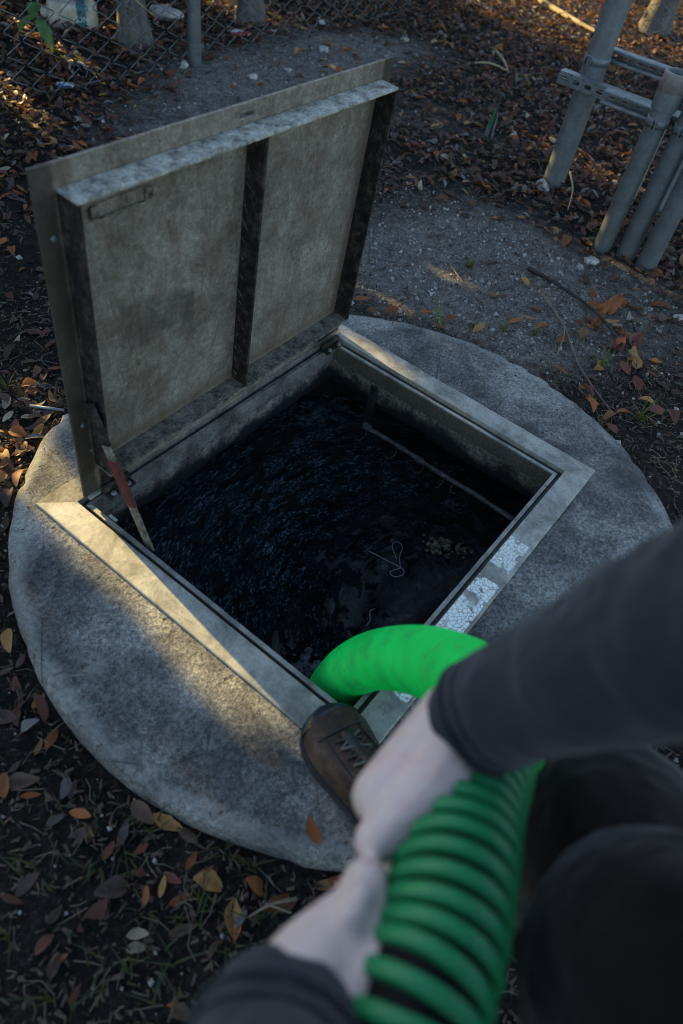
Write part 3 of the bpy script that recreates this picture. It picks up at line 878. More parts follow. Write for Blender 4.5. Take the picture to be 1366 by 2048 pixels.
# jacket
bm = bmesh.new()
chain(bm, [SHR, ELR, (-.6192, -.5750, .7125), (-.6434, -.5430, .6420)], [.082, .070, .053, .0425], 3)
chain(bm, [SHL, ELL, (-.96, -.58, .70), (-.9040, -.5560, .6550)], [.078, .066, .058, .049], 3)
chain(bm, [PEL + Vector((0, 0, .04)), CHE, NEK - Vector((0, 0, .04))], [.155, .170, .08], 3); chain(bm, [SHR, CHE, SHL], [.078, .135, .078], 3)
jk = remeshed('jacket', bm, MT['jacket'], person, .005, 5); jk['label'] = 'charcoal fleece jacket'
tex = bpy.data.textures.new('folds', 'CLOUDS'); tex.noise_scale = 0.05
dm = jk.modifiers.new('folds', 'DISPLACE'); dm.texture = tex; dm.strength = 0.013; dm.mid_level = 0.5; dm.texture_coords = 'GLOBAL'
for c_, d_, r_ in (((-.6434, -.5430, .6420), Vector((.0242, -.032, .0705)), .0430), ((-.9040, -.5560, .6550), Vector((-.056, -.024, .045)), .0495)):
    d_ = d_.normalized(); a_ = d_.orthogonal().normalized(); b_ = d_.cross(a_)
    for off in (.006, .020):
        q_ = [Vector(c_) + d_ * off + (a_ * math.cos(w_) + b_ * math.sin(w_)) * (r_ + .0030) for w_ in np.linspace(0, 2 * PI, 40)]
        tube('cuff_seam', q_, .0022, MT['jacket'], jk, 6)
# trousers
bm = bmesh.new()
chain(bm, [PEL, HIL, KNL, KNL.lerp(ANL, .55), ANL + Vector((0, 0, .005))], [.15, .120, .104, .080, .060], 3)
chain(bm, [PEL, HIR, KNR, ANR], [.15, .125, .115, .062], 3)
tr = remeshed('trousers', bm, MT['trouser'], person, .006, 5); tr['label'] = 'dark canvas trousers'
dm = tr.modifiers.new('folds', 'DISPLACE'); dm.texture = tex; dm.strength = 0.010; dm.mid_level = 0.5; dm.texture_coords = 'GLOBAL'

# boots
def boot(toe, direction, z0, label):
    d = Vector((direction[0], direction[1], 0)).normalized(); s = Vector((-d.y, d.x, 0)); L = .292
    heel = Vector((toe[0], toe[1], z0)) - d * L
    secs = [(0.0, .020, .020, .060), (.012, .030, .030, .105), (.045, .035, .036, .135), (.085, .036, .038, .140), (.120, .038, .039, .128), (.150, .046, .045, .108),
            (.180, .054, .051, .088), (.210, .060, .055, .074), (.240, .060, .055, .066), (.262, .054, .050, .061), (.280, .040, .038, .055), (.291, .020, .019, .040)]
    N = 22
    def shell(inset, zb, ztop, lo, hi, bulge=1.0):
        V, F = [], []
        ss = [q for q in secs if lo <= q[0] <= hi]
        for (x, wl, wr, h) in ss:
            h = min(h, ztop) if ztop else h
            for k in range(N):
                a = PI * k / (N - 1)
                ca, sa = math.cos(a), math.sin(a)
                w = (wl if ca > 0 else wr) * bulge + inset
                e = 0.62
                yy = math.copysign(abs(ca) ** e, ca) * w
                zz = zb + (h - zb + inset) * (sa ** 0.75)
                V.append(heel + d * x + s * yy + Vector((0, 0, zz)))
        for i in range(len(ss) - 1):
            for k in range(N - 1):
                F.append((i * N + k, i * N + k + 1, (i + 1) * N + k + 1, (i + 1) * N + k))
        F.append(tuple(range(N))); F.append(tuple((len(ss) - 1) * N + k for k in range(N))[::-1])
        return V, F
    up = obj('boot', mesh_from(*shell(0, .018, None, 0, .3), smooth=True), MT['leather'], person)
    up['label'] = label
    sb = up.modifiers.new('sub', 'SUBSURF'); sb.levels = 1; sb.render_levels = 2
    # sole
    V, F = [], []
    out = [(x, wl + .005, wr + .005) for x, wl, wr, h in secs]
    ol = [(x, wl) for x, wl, wr in out] + [(x, -wr) for x, wl, wr in out[::-1]]
    ol[0] = (-.006, .014); ol[-1] = (-.006, -.014)
    ol.insert(len(out), (.299, 0.0))
    n = len(ol)
    for z in (.0, .006, .024): 
        for x, y in ol: V.append(heel + d * x + s * (y * (1.0 if z > .003 else .96)) + Vector((0, 0, z)))
    for j in range(2):
        for k in range(n): F.append((j * n + k, j * n + (k + 1) % n, (j + 1) * n + (k + 1) % n, (j + 1) * n + k))
    F.append(tuple(2 * n + k for k in range(n))); F.append(tuple(range(n))[::-1])
    obj('sole', mesh_from(V, F), MT['rubber'], up)
    tc = obj('toe_cap', mesh_from(*shell(.0022, .016, .0565, .255, .3), smooth=True), MT['toe'], up)
    sb = tc.modifiers.new('sub', 'SUBSURF'); sb.levels = 1; sb.render_levels = 2
    def top(x, y, lift=.003):
        for a, b in zip(secs, secs[1:]):
            if a[0] <= x <= b[0]:
                f = (x - a[0]) / (b[0] - a[0]); w = a[1] + (b[1] - a[1]) * f; h = a[3] + (b[3] - a[3]) * f
                ca = max(-1, min(1, y / w)); ca = math.copysign(abs(ca) ** (1 / .62), ca)
                zz = .018 + (h - .018) * (math.sqrt(max(0, 1 - ca * ca)) ** .75)
                return heel + d * x + s * y + Vector((0, 0, zz + lift))
    # tongue strip, seams and laces
    tube('seam', [top(.232, y, .001) for y in np.linspace(-.040, .044, 12)], .0024, MT['rubber'], up, 6)
    tube('seam', [top(x, .034, .001) for x in np.linspace(.13, .232, 12)], .0018, MT['rubber'], up, 6)
    tube('seam', [top(x, -.032, .001) for x in np.linspace(.13, .232, 12)], .0018, MT['rubber'], up, 6)
    tube('tongue', [top(x, .0, .0005) for x in np.linspace(.125, .222, 10)], [.012] * 10, MT['rubber'], up, 8)
    for q, x in enumerate((.216, .198, .180, .162, .144)):
        tube('lace', [top(x, -.022, .004), top(x - .006, -.008, .008), top(x - .012, .008, .008), top(x - .018, .023, .004)], .0026, MT['lace'] if q else MT['lace_grey'], up, 6)
        tube('lace', [top(x, .023, .004), top(x - .006, .008, .0095), top(x - .012, -.008, .0095), top(x - .018, -.022, .004)], .0026, MT['lace_grey'] if q % 2 else MT['lace'], up, 6)
    # collar / ankle shaft
    tube('collar', [heel + d * .062 + Vector((0, 0, .10)), heel + d * .058 + Vector((0, 0, .150))], [.040, .043], MT['leather'], up, 18)
    return up
boot((-.462, -.318), (.385, .923), .0075, 'brown leather hiking boot with black rubber toe cap')
boot((-.80, -.97), (.3, .95), -.050, 'second brown boot hidden behind the leg')

# ------------------------------------------------------------------ conduit rack at the right
rack = tag(empty('conduit_rack', (1.75, 0, -.06)), 'grey galvanized conduits and thick post clamped to slotted strut channels', 'pipe rack')
RO = Vector(rack.location)
def pipe(name, x, y, z0, z1, r, mat, sides=28, hollow=False):
    if hollow:
        prof = [(r, z0), (r, z1 - .002), (r - .001, z1), (r - .005, z1), (r - .006, z1 - .002), (r - .006, z0)]
        v, f = lathe_vf(prof, sides)
    else:
        v, f = lathe_vf([(r, z0), (r, (z0 + z1) / 2), (r, z1)], sides)
    return obj(name, mesh_from([(a, b, c) for a, b, c in v], f, True), mat, rack, (x - RO.x, y - RO.y, -RO.z))
pipe('post', 2.050, .455, -.15, 1.9, .0455, MT['galv'])
pa = pipe('conduit', 1.743, .080, -.15, .45, .0345, MT['galv_dark'])
v, f = lathe_vf([(.0415, .435), (.0425, .44), (.0425, .535), (.041, .540), (.036, .540), (.0355, .53), (.0355, .40)], 28)
fit = obj('socket', mesh_from(v, f, True), MT['galv'], pa); fit['label'] = 'open pipe socket'
v, f = lathe_vf([(.0385, .488), (.0440, .49), (.0440, .540), (.0425, .545), (.0375, .545), (.037, .53)], 28)
obj('socket_rim', mesh_from(v, f, True), plain('brownish_grey_pvc', (.20, .18, .17), .6), pa)
pipe('conduit', 1.764, -.011, -.15, 1.5, .036, MT['galv_dark']); pipe('conduit', 1.752, -.099, -.15, 1.5, .037, MT['galv_dark'])
pipe('conduit', 2.26, .06, -.15, 1.5, .040, MT['galv'])
def strut(y0, y1, x, z, facing, slots=True):
    """slotted C channel along y; back at x, opening towards facing*x"""
    W, D, p = .041, .041, .0508
    V, F = [], []
    n = max(1, int(round((y0 - y1) / p))); q = (y0 - y1) / n
    for c in range(n):
        yc = y0 - (c + .5) * q
        K = 20; o0 = len(V)
        for k in range(K):
            a = 2 * PI * (k + .5) / K
            ca, sa = math.cos(a), math.sin(a)
            t = min((q / 2) / abs(ca), (W / 2) / abs(sa))
            V.append((0, yc + ca * t, sa * t))
        for k in range(K):
            a = 2 * PI * (k + .5) / K
            ca, sa = math.cos(a), math.sin(a)
            V.append((0, yc + math.copysign(.0075, ca) + ca * .0068, sa * .0072))
        for k in range(K):
            k2 = (k + 1) % K
            F.append((o0 + k, o0 + k2, o0 + K + k2, o0 + K + k))
    for sg in (-1, 1):
        o0 = len(V); prof = [(0, W / 2), (facing * D, W / 2), (facing * (D + .001), W / 2 - .003), (facing * D, W / 2 - .0095), (facing * (D - .007), W / 2 - .0100)]
        for y in (y0, y1):
            for dx, dz in prof: V.append((dx, y, sg * dz))
        m = len(prof)
        for k in range(m - 1): F.append((o0 + k, o0 + k + 1, o0 + m + k + 1, o0 + m + k))
    o = obj('strut_channel', mesh_from(V, F), MT['galv'], rack, (x - RO.x, -RO.y, z - RO.z))
    s = o.modifiers.new('solid', 'SOLIDIFY'); s.thickness = .0026; s.offset = 0
    return o
strut(.552, -.50, 1.972, .352, 1)
strut(.302, -.50, 1.822, .396, -1)
strut(.500, -.50, 2.140, .437, -1)
def clamp(x, y, z, r, ang):
    v, f = lathe_vf([(r + .0005, z - .014), (r + .003, z - .0135), (r + .003, z + .0135), (r + .0005, z + .014)], 28, True)
    c = obj('pipe_clamp', mesh_from(v, f, True), MT['galv'], rack, (x - RO.x, y - RO.y, -RO.z))
    dx, dy = math.cos(ang), math.sin(ang)
    for s in (-1, 1):
        px, py = -dy * .006 * s, dx * .006 * s
        e = obj('clamp_ear', mesh_from(*box_vf(-.002, .024, -.0013, .0013, -.013, .013)), MT['galv'], c, (dx * r + px, dy * r + py, z), (0, 0, ang)); bevel(e, .001)
    b = [( dx * (r + .013) - dy * w, dy * (r + .013) + dx * w, z) for w in (-.016, .016)]
    tube('clamp_bolt', b, .0045, MT['galv_dark'], c, 6, False)
clamp(2.050, .455, .425, .0455, R_(165)); clamp(1.743, .080, .396, .0345, R_(185)); clamp(1.764, -.011, .396, .036, R_(185)); clamp(1.752, -.099, .396, .037, R_(185))
st = tag(empty('plastic_strip', (2.21, .155, -.06)), 'thin pale flat strip standing behind the conduits', 'strip')
o = obj('strip', mesh_from(*box_vf(-.002, .002, -.011, .011, 0, .62)), plain('pale_strip', (.30, .31, .31), .5), st); bevel(o, .0008)

# small survey marker stake
mk = tag(empty('marker_stake', (2.22, .878, -.05), (0, 0, R_(-62))), 'small folded grey and green marker stake standing in the leaf litter', 'stake')
v = []
for z in (-.02, .115):
    for x, y in ((-.020, .0), (-.008, .010), (.0, -.002), (.008, .010), (.020, .0)):
        sh = 0.25 * z
        v.append((x * (1 - .25 * (z > 0)), y, z - (.035 if x < -.015 and z > 0 else 0)))
f = [(k, k + 1, k + 6, k + 5) for k in range(4)]
o = obj('folded_panel', mesh_from(v, f), plain('marker_grey', (.20, .21, .22), .45), mk); o.modifiers.new('s', 'SOLIDIFY').thickness = .002
v2 = [(-.010, -.003, .05), (.0, -.006, .05), (.002, -.006, .135), (-.004, -.003, .135)]
o = obj('green_tab', mesh_from(v2, [(0, 1, 2, 3)]), plain('marker_green', (.01, .17, .06), .4), mk); o.modifiers.new('s', 'SOLIDIFY').thickness = .002
tube('dark_rod', [(.002, 0, 0), (.006, .002, .20)], .004, MT['rubber'], mk, 8)

# ------------------------------------------------------------------ chain link fences
def wire_mesh(seed, H=1.5, p=.080, r=.0022):
    rr = random.Random(seed); pts = []
    n = int(H / (p / 2))
    for i in range(n + 1):
        sx = (p / 2 + .0022) * (1 if i % 2 else -1)
        pts.append((sx + rr.gauss(0, .0022), (.003 if i % 2 else -.003) + rr.gauss(0, .0015), i * p / 2 + rr.gauss(0, .0018)))
    # straight strands with a short bend at each crossing
    P = [Vector(q) for q in pts]; Q = []
    for i, q in enumerate(P):
        if 0 < i < len(P) - 1:
            Q.append(q.lerp(P[i - 1], .10)); Q.append(q.lerp(P[i + 1], .10))
        else: Q.append(q)
    return mesh_from(*tube_vf(Q, r, 5), smooth=True)
WM = [wire_mesh(s) for s in range(6)]
for w in WM: w.materials.append(MT['wire'])
def fence(label, base, ang, n, zbase, posts, sag):
    fc = tag(empty('chain_link_fence', base, (0, 0, ang)), label, 'fence')
    for i in range(n):
        o = bpy.data.objects.new('wire', WM[i % 6]); COL.objects.link(o); o.parent = fc
        o.location = (i * .080, 0.012 * math.sin(i * .37) + .006 * math.sin(i * 1.3), zbase + sag * math.sin(i * .21) * .5)
        o.rotation_euler = (R_(1.5) * math.sin(i * .5), R_(1.2) * math.sin(i * .33), PI * (i % 2))
    tw = [(x, .01 + .01 * math.sin(x * 3), zbase + .004 + .010 * math.sin(x * 2.1)) for x in np.linspace(-.02, n * .080, 40)]
    tube('tension_wire', tw, .0028, MT['wire'], fc, 6)
    for px in posts:
        v, f = lathe_vf([(.030, -.2), (.030, .6), (.030, 1.6)], 26)
        pt = obj('post', mesh_from(v, f, True), MT['galv_dark'], fc, (px, -.04, 0))
        tube('tie_wire', [(.0325 * math.cos(a), .0325 * math.sin(a), .062 + .006 * math.sin(a + 2)) for a in np.linspace(PI, 2.2 * PI, 16)], .0022, MT['wire'], pt, 5)
    return fc
fence('left chain link fence with one galvanized post behind the raised lid', (.30, 2.245, -.055), 0, 42, .0, [1.375], .02)
fence('right chain link fence behind the clamped conduits', (4.15, 2.15, -.055), R_(-88), 34, .0, [], .015)

# ------------------------------------------------------------------ trees beyond the fence (trunks in view, plus an unseen row shaping the sunlight)
def trunk_mesh(h, r, seed, lean=(0, 0)):
    V, F = [], []; sides = 18; n = 14
    for i in range(n + 1):
        z = h * i / n
        rr = r * (1 + .55 * math.exp(-z / .10)) * (1 - .12 * z / h)
        for k in range(sides):
            a = 2 * PI * k / sides
            w = 1 + .16 * noise.noise((math.cos(a) * 1.4 + seed, math.sin(a) * 1.4, z * 3)) + .05 * noise.noise((math.cos(a) * 5, math.sin(a) * 5 + seed, z * 8))
            V.append((math.cos(a) * rr * w + lean[0] * z, math.sin(a) * rr * w + lean[1] * z, z))
    for i in range(n):
        for k in range(sides): F.append((i * sides + k, i * sides + (k + 1) % sides, (i + 1) * sides + (k + 1) % sides, (i + 1) * sides + k))
    return mesh_from(V, F, True)
TA = math.tan(SUN_EL); KX = math.tan(SUN_AZ)
# ground areas kept sunlit by gaps cut in the unseen crowns, as (u0, u1, v0, v1, openness): u = x - KX*y, v = y
LIT = [(-.562, -.430, -.27, .60, .997), (-.57, -.30, .60, .92, .95), (.395, .455, -.05, .36, .97), (.555, .60, -.12, .36, .90), (.64, .67, .1, .40, .88),
       (.48, .535, -.58, -.42, .85), (2.16, 2.40, .20, .75, .96), (2.5, 2.66, .3, .6, .93), (1.66, 1.72, -.1, .30, .97), (1.93, 1.98, .2, .6, .93),
       (3.75, 4.35, 1.1, 2.3, .95), (4.3, 6.3, .6, 2.6, .99), (.40, .62, 2.15, 3.3, .98), (.85, .95, 2.4, 3.3, .96), (2.05, 2.35, 2.5, 3.3, .97), (1.22, 1.30, 2.3, 3.3, .96),
       (.68, .72, .35, .62, .93), (1.30, 1.34, 1.5, 2.1, .75), (1.02, 1.06, .2, .6, .85), (1.42, 1.46, .0, .25, .85)]
def crown_mesh(cx, x0, x1, y0, y1, z0, z1, n, seed):
    r = random.Random(seed); V, F = [], []
    for k in range(n):
        x, y = r.uniform(x0, x1), r.uniform(y0, y1)
        z = z0 + (z1 - z0) * (r.random() ** 0.9)
        if z > z1 - .5 * abs(noise.noise((x * .9, y, 3))) : continue
        t = z / TA
        gy = y - t; gx = x - KX * t; u = gx - KX * gy
        s = r.uniform(.040, .075)
        skip = False
        for (u0, u1, v0, v1, op) in LIT:
            if u0 - s * .15 < u < u1 + s * .15 and v0 - .08 < gy < v1 + .08 and r.random() < op: skip = True
        if skip: continue
        m = Euler((r.uniform(-1.2, 1.2), r.uniform(-1.2, 1.2), r.uniform(0, 6.3))).to_matrix()
        o = len(V); c = Vector((x - cx, y, z))
        for p in ((-s, 0, 0), (0, -s * .5, .1 * s), (s, 0, 0), (0, s * .5, .1 * s)): V.append(c + m @ Vector(p))
        F.append((o, o + 1, o + 2, o + 3))
    return mesh_from(V, F)
def unseen_shade_tree(i, cx, x0, x1):
    t = tag(empty('unseen_shade_tree', (cx, 0, -.05)), 'unseen leafy evergreen tree beyond the fence with crown gaps cut for the sun patches, number %d along the row' % (i + 1), 'tree', 'trees in the row beyond the fence')
    obj('trunk', trunk_mesh(2.6, .09, i * 3.3), MT['bark'], t, (0, 4.3, 0))
    obj('crown', crown_mesh(cx, x0, x1, 3.9, 4.75, .0, 2.6, int(9000 * (x1 - x0)), 40 + i), MT['shade_leaf'], t, (0, 0, .05))
    return t
WORDS = ['first', 'second', 'third', 'fourth', 'fifth', 'sixth']
xs = [-2.6, -.6, 1.2, 2.9, 4.7, 7.2]
for i in range(5):
    t = unseen_shade_tree(i, (xs[i] + xs[i + 1]) / 2, xs[i], xs[i + 1])
    t['label'] = 'unseen leafy evergreen tree with crown gaps cut for the sun patches, %s from the left in the row outside the frame' % WORDS[i]
def trunk(x, y, r, h, label, lean, seed):
    t = tag(empty('tree', (x, y, -.07)), label, 'tree', 'tree trunks behind the fence')
    obj('trunk', trunk_mesh(h, r, seed, lean), MT['bark'], t)
    return t
trunk(1.62, 2.56, .062, 1.7, 'pale grey spotted tree trunk behind the left fence', (.02, .05), 2.0)
trunk(2.43, 2.56, .060, 1.7, 'second grey tree trunk behind the fence right of the galvanized post', (.10, .03), 5.0)
trunk(4.90, 1.10, .085, 1.7, 'dark tree trunk behind the right fence near the conduits', (.03, -.02), 9.0)
trunk(1.02, 3.02, .09, 1.7, 'dark tree trunk at the top left corner behind the fence', (-.1, .08), 12.0)

# ------------------------------------------------------------------ litter and objects behind the fence
def blob_vf(size, seed, sub=2, amp=.35):
    b = bmesh.new(); bmesh.ops.create_icosphere(b, subdivisions=sub, radius=1)
    V = []
    for v in b.verts:
        d = 1 + amp * noise.noise(v.co * 1.3 + Vector((seed * 3.1, 1, 2)))
        V.append((v.co.x * size[0] * d, v.co.y * size[1] * d, v.co.z * size[2] * d))
    F = [tuple(v.index for v in f.verts) for f in b.faces]; b.free()
    return V, F
jug = tag(empty('plastic_jug', (1.50, 2.86, -.05), (0, 0, R_(-38))), 'dirty white plastic jug with teal label lying behind the fence', 'jug')
v, f = box_vf(-.115, .115, -.060, .060, .0, .115)
body = obj('body', mesh_from(v, f), MT['white_plastic'], jug); bevel(body, .024, 4)
v, f = lathe_vf([(.024, .0), (.024, .03), (.020, .034), (0.001, .034)], 16)
obj('cap', mesh_from([(-.112 - c, b, a + .06) for a, b, c in v], f, True), MT['white_plastic'], body)
v, f = box_vf(.005, .080, -.0612, .0612, -.001, .1162)
lab = obj('label_band', mesh_from(v, f), plain('teal_label', (.02, .12, .14), .4, var=.4, scale=12), body); bevel(lab, .024, 4)
fc = bpy.data.curves.new('txt', 'FONT'); fc.body = 'ION'; fc.size = .034; fc.extrude = .0006; fc.align_x = 'CENTER'
fo = bpy.data.objects.new('txt', fc); COL.objects.link(fo)
bpy.context.view_layer.update()
tme = bpy.data.meshes.new_from_object(fo); bpy.data.objects.remove(fo)
tme.materials.clear()
tx = obj('lettering', tme, plain('white_print', (.6, .62, .6), .5), body)
tx.matrix_local = Matrix.Translation((.042, -.0622, .045)) @ Matrix.Rotation(R_(90), 4, 'X')
cup = tag(empty('plastic_cup', (1.20, 2.43, -.045), (R_(78), R_(20), R_(-50))), 'crushed translucent plastic cup lying in leaves behind the fence', 'cup')
v, f = lathe_vf([(0.001, 0), (.026, 0), (.028, .004), (.038, .085), (.040, .088), (.038, .089)], 22)
o = obj('cup_wall', mesh_from([(a, b * .72, c) for a, b, c in v], f, True), plain('cloudy_plastic', (.34, .36, .36), .35), cup)
o.modifiers.new('s', 'SOLIDIFY').thickness = .0012
def wrapper(name, loc, rz, size, mats, label, seed):
    r = random.Random(seed); n = 7
    w = tag(empty(name, loc, (R_(r.uniform(-25, 25)), R_(r.uniform(-20, 20)), rz)), label, 'wrapper')
    V, F = [], []
    for j in range(n):
        for i in range(n):
            x, y = (i / (n - 1) - .5) * size[0], (j / (n - 1) - .5) * size[1]
            V.append((x, y, .015 + .014 * noise.noise((x * 45 + seed, y * 45, seed))))
    A = [(j * n + i, j * n + i + 1, (j + 1) * n + i + 1, (j + 1) * n + i) for j in range(n - 1) for i in range(n - 1)]
    k = int(len(A) * .62)
    for nm, ff, mt in (('printed_half', A[:k], mats[0]), ('plain_half', A[k:], mats[1])):
        o = obj(nm, mesh_from(V, ff, True), mt, w); o.modifiers.new('s', 'SOLIDIFY').thickness = .001
    return w
whitep = plain('white_film', (.42, .44, .44), .4); bluep = plain('blue_print', (.03, .06, .20), .4); redp = plain('red_print', (.28, .02, .025), .4)
wrapper('wrapper', (.985, 2.262, -.04), R_(125), (.075, .035), (whitep, bluep), 'blue and white wrapper scrap at the foot of the fence', 3)
wrapper('wrapper', (2.14, 2.36, -.03), R_(20), (.16, .07), (redp, whitep), 'crumpled red and white wrapper behind the fence right of the post', 5)
wrapper('wrapper', (2.32, 2.30, -.03), R_(70), (.07, .035), (whitep, redp), 'small white wrapper scrap beside the red wrapper', 8)
wrapper('wrapper', (2.72, 2.28, -.035), R_(50), (.06, .03), (whitep, whitep), 'pale torn film caught at the fence foot', 9)
def stone(x, y, size, seed, label, dz=.3):
    o = obj('stone', mesh_from(*blob_vf(size, seed, 3, .5), smooth=True), MT['stone'], None, (x, y, ground_z(x, y) + size[2] * dz), (0, 0, seed * 1.7))
    return tag(o, label, 'stone', 'pale stones lying on the dirt')
stone(2.03, 2.80, (.085, .055, .045), 1, 'large pale stone behind the fence just left of the post')
stone(1.60, 2.20, (.022, .018, .022), 2, 'small pale stone leaning on the foot of the fence post')
stone(1.60, .060, (.026, .020, .018), 3, 'smooth grey shell-like stone in front of the conduits')
stone(1.535, .075, (.014, .013, .010), 4, 'knobbly white stone beside the shell-like stone')
stone(1.50, -.33, (.024, .022, .015), 5, 'round white stone near the right picture edge')
stone(2.42, 2.02, (.030, .026, .018), 6, 'angular grey stone on the sand behind the lid corner')
stone(1.78, 1.93, (.020, .016, .014), 7, 'white stone on the sand below the fence post')
stone(2.02, 1.92, (.018, .018, .012), 8, 'pair-like white stone on the sand right of the fence post')
stone(3.04, 1.92, (.026, .022, .014), 9, 'white stone among leaves at the top of the path')
stone(1.98, .47, (.035, .028, .022), 10, 'dark rough stone at the foot of the thick post')
stone(2.70, 1.80, (.016, .014, .012), 12, 'small white stone behind the right lid corner')
# broad-leaved seedling behind the fence
pl = tag(empty('seedling', (1.12, 2.60, -.05)), 'leafy seedling with green and yellow leaves behind the left fence', 'plant')
def big_leaf(L, W, bend, seed, cup=.25):
    V, F = [], []; n = 8
    for i in range(n + 1):
        t = i / n
        w = W * (math.sin(PI * min(1, t * .93 + .035)) ** .75)
        z = -bend * t * t * L
        V += [(t * L, -w, z + cup * w), (t * L, -w * .5, z + cup * w * .3), (t * L, 0, z - .0), (t * L, w * .5, z + cup * w * .3), (t * L, w, z + cup * w)]
    for i in range(n):
        for k in range(4): F.append((i * 5 + k, i * 5 + k + 1, (i + 1) * 5 + k + 1, (i + 1) * 5 + k))
    return mesh_from(V, F, True)
stem = [(0, 0, 0), (.01, -.01, .09), (.0, -.02, .17), (.01, -.03, .24)]
tube('stem', catmull(stem, 5), .004, MT['twig'], pl, 6)
for (lx, ly, lz, rz, ry, L, mt) in [(.0, -.02, .16, -100, 25, .105, 'green'), (.0, -.02, .17, 170, 10, .10, 'green'), (.01, -.02, .13, -60, 55, .10, 'yellow'), (.01, -.01, .14, -20, 45, .10, 'yellow'), (.01, -.03, .23, 60, -20, .10, 'green'), (.0, -.03, .22, -140, 0, .09, 'green')]:
    obj('leaf', big_leaf(L, .030, .35, 1), MT[mt], pl, (lx, ly, lz), (0, R_(ry), R_(rz)))

# ------------------------------------------------------------------ fallen leaves
def leaf_vf(L, W, curl, fold, seed, n=6):
    r = random.Random(seed)
    V, F = [], []
    bend = r.uniform(-.25, .25)
    for i in range(n + 1):
        t = i / n
        w = W * (math.sin(PI * (0.04 + .92 * t ** .9)) ** .85) * (1 + r.uniform(-.10, .10))
        y0 = bend * L * t * (1 - t)
        z = curl * L * (4 * t * (1 - t)) + r.uniform(-.012, .012) * L
        V += [((t - .5) * L, y0 - w, z + fold * w + r.uniform(-.05, .05) * w), ((t - .5) * L, y0, z), ((t - .5) * L, y0 + w, z + fold * w * r.uniform(.6, 1.2))]
    for i in range(n):
        for k in range(2): F.append((i * 3 + k, i * 3 + k + 1, (i + 1) * 3 + k + 1, (i + 1) * 3 + k))
    o = len(V); V += [(L * .5, 0, V[-2][2]), (L * .66, .03 * L, V[-2][2] - .02 * L), (L * .66, .045 * L, V[-2][2] - .02 * L)]
    F.append((o, o + 1, o + 2))
    return V, F
rl = random.Random(21)
LV = []      # unit-length leaf shapes
LEAF_FORM = []
for k in range(16):
    wd, cu, fo_ = rl.uniform(.16, .29), rl.uniform(-.16, .20), rl.uniform(-.5, 1.0)
    LV.append(leaf_vf(1.0, wd, cu, fo_, 100 + k))
    LEAF_FORM.append('folded' if fo_ > .45 else 'arched' if cu > .08 else 'cupped' if cu < -.06 else 'narrow' if wd < .20 else 'flat')
LEAF_ME = {}
def leaf_me(shape, col):
    key = (shape, col)
    if key not in LEAF_ME:
        me = mesh_from(*LV[shape], smooth=True); me.materials.append(LM[col]); LEAF_ME[key] = me
    return LEAF_ME[key]
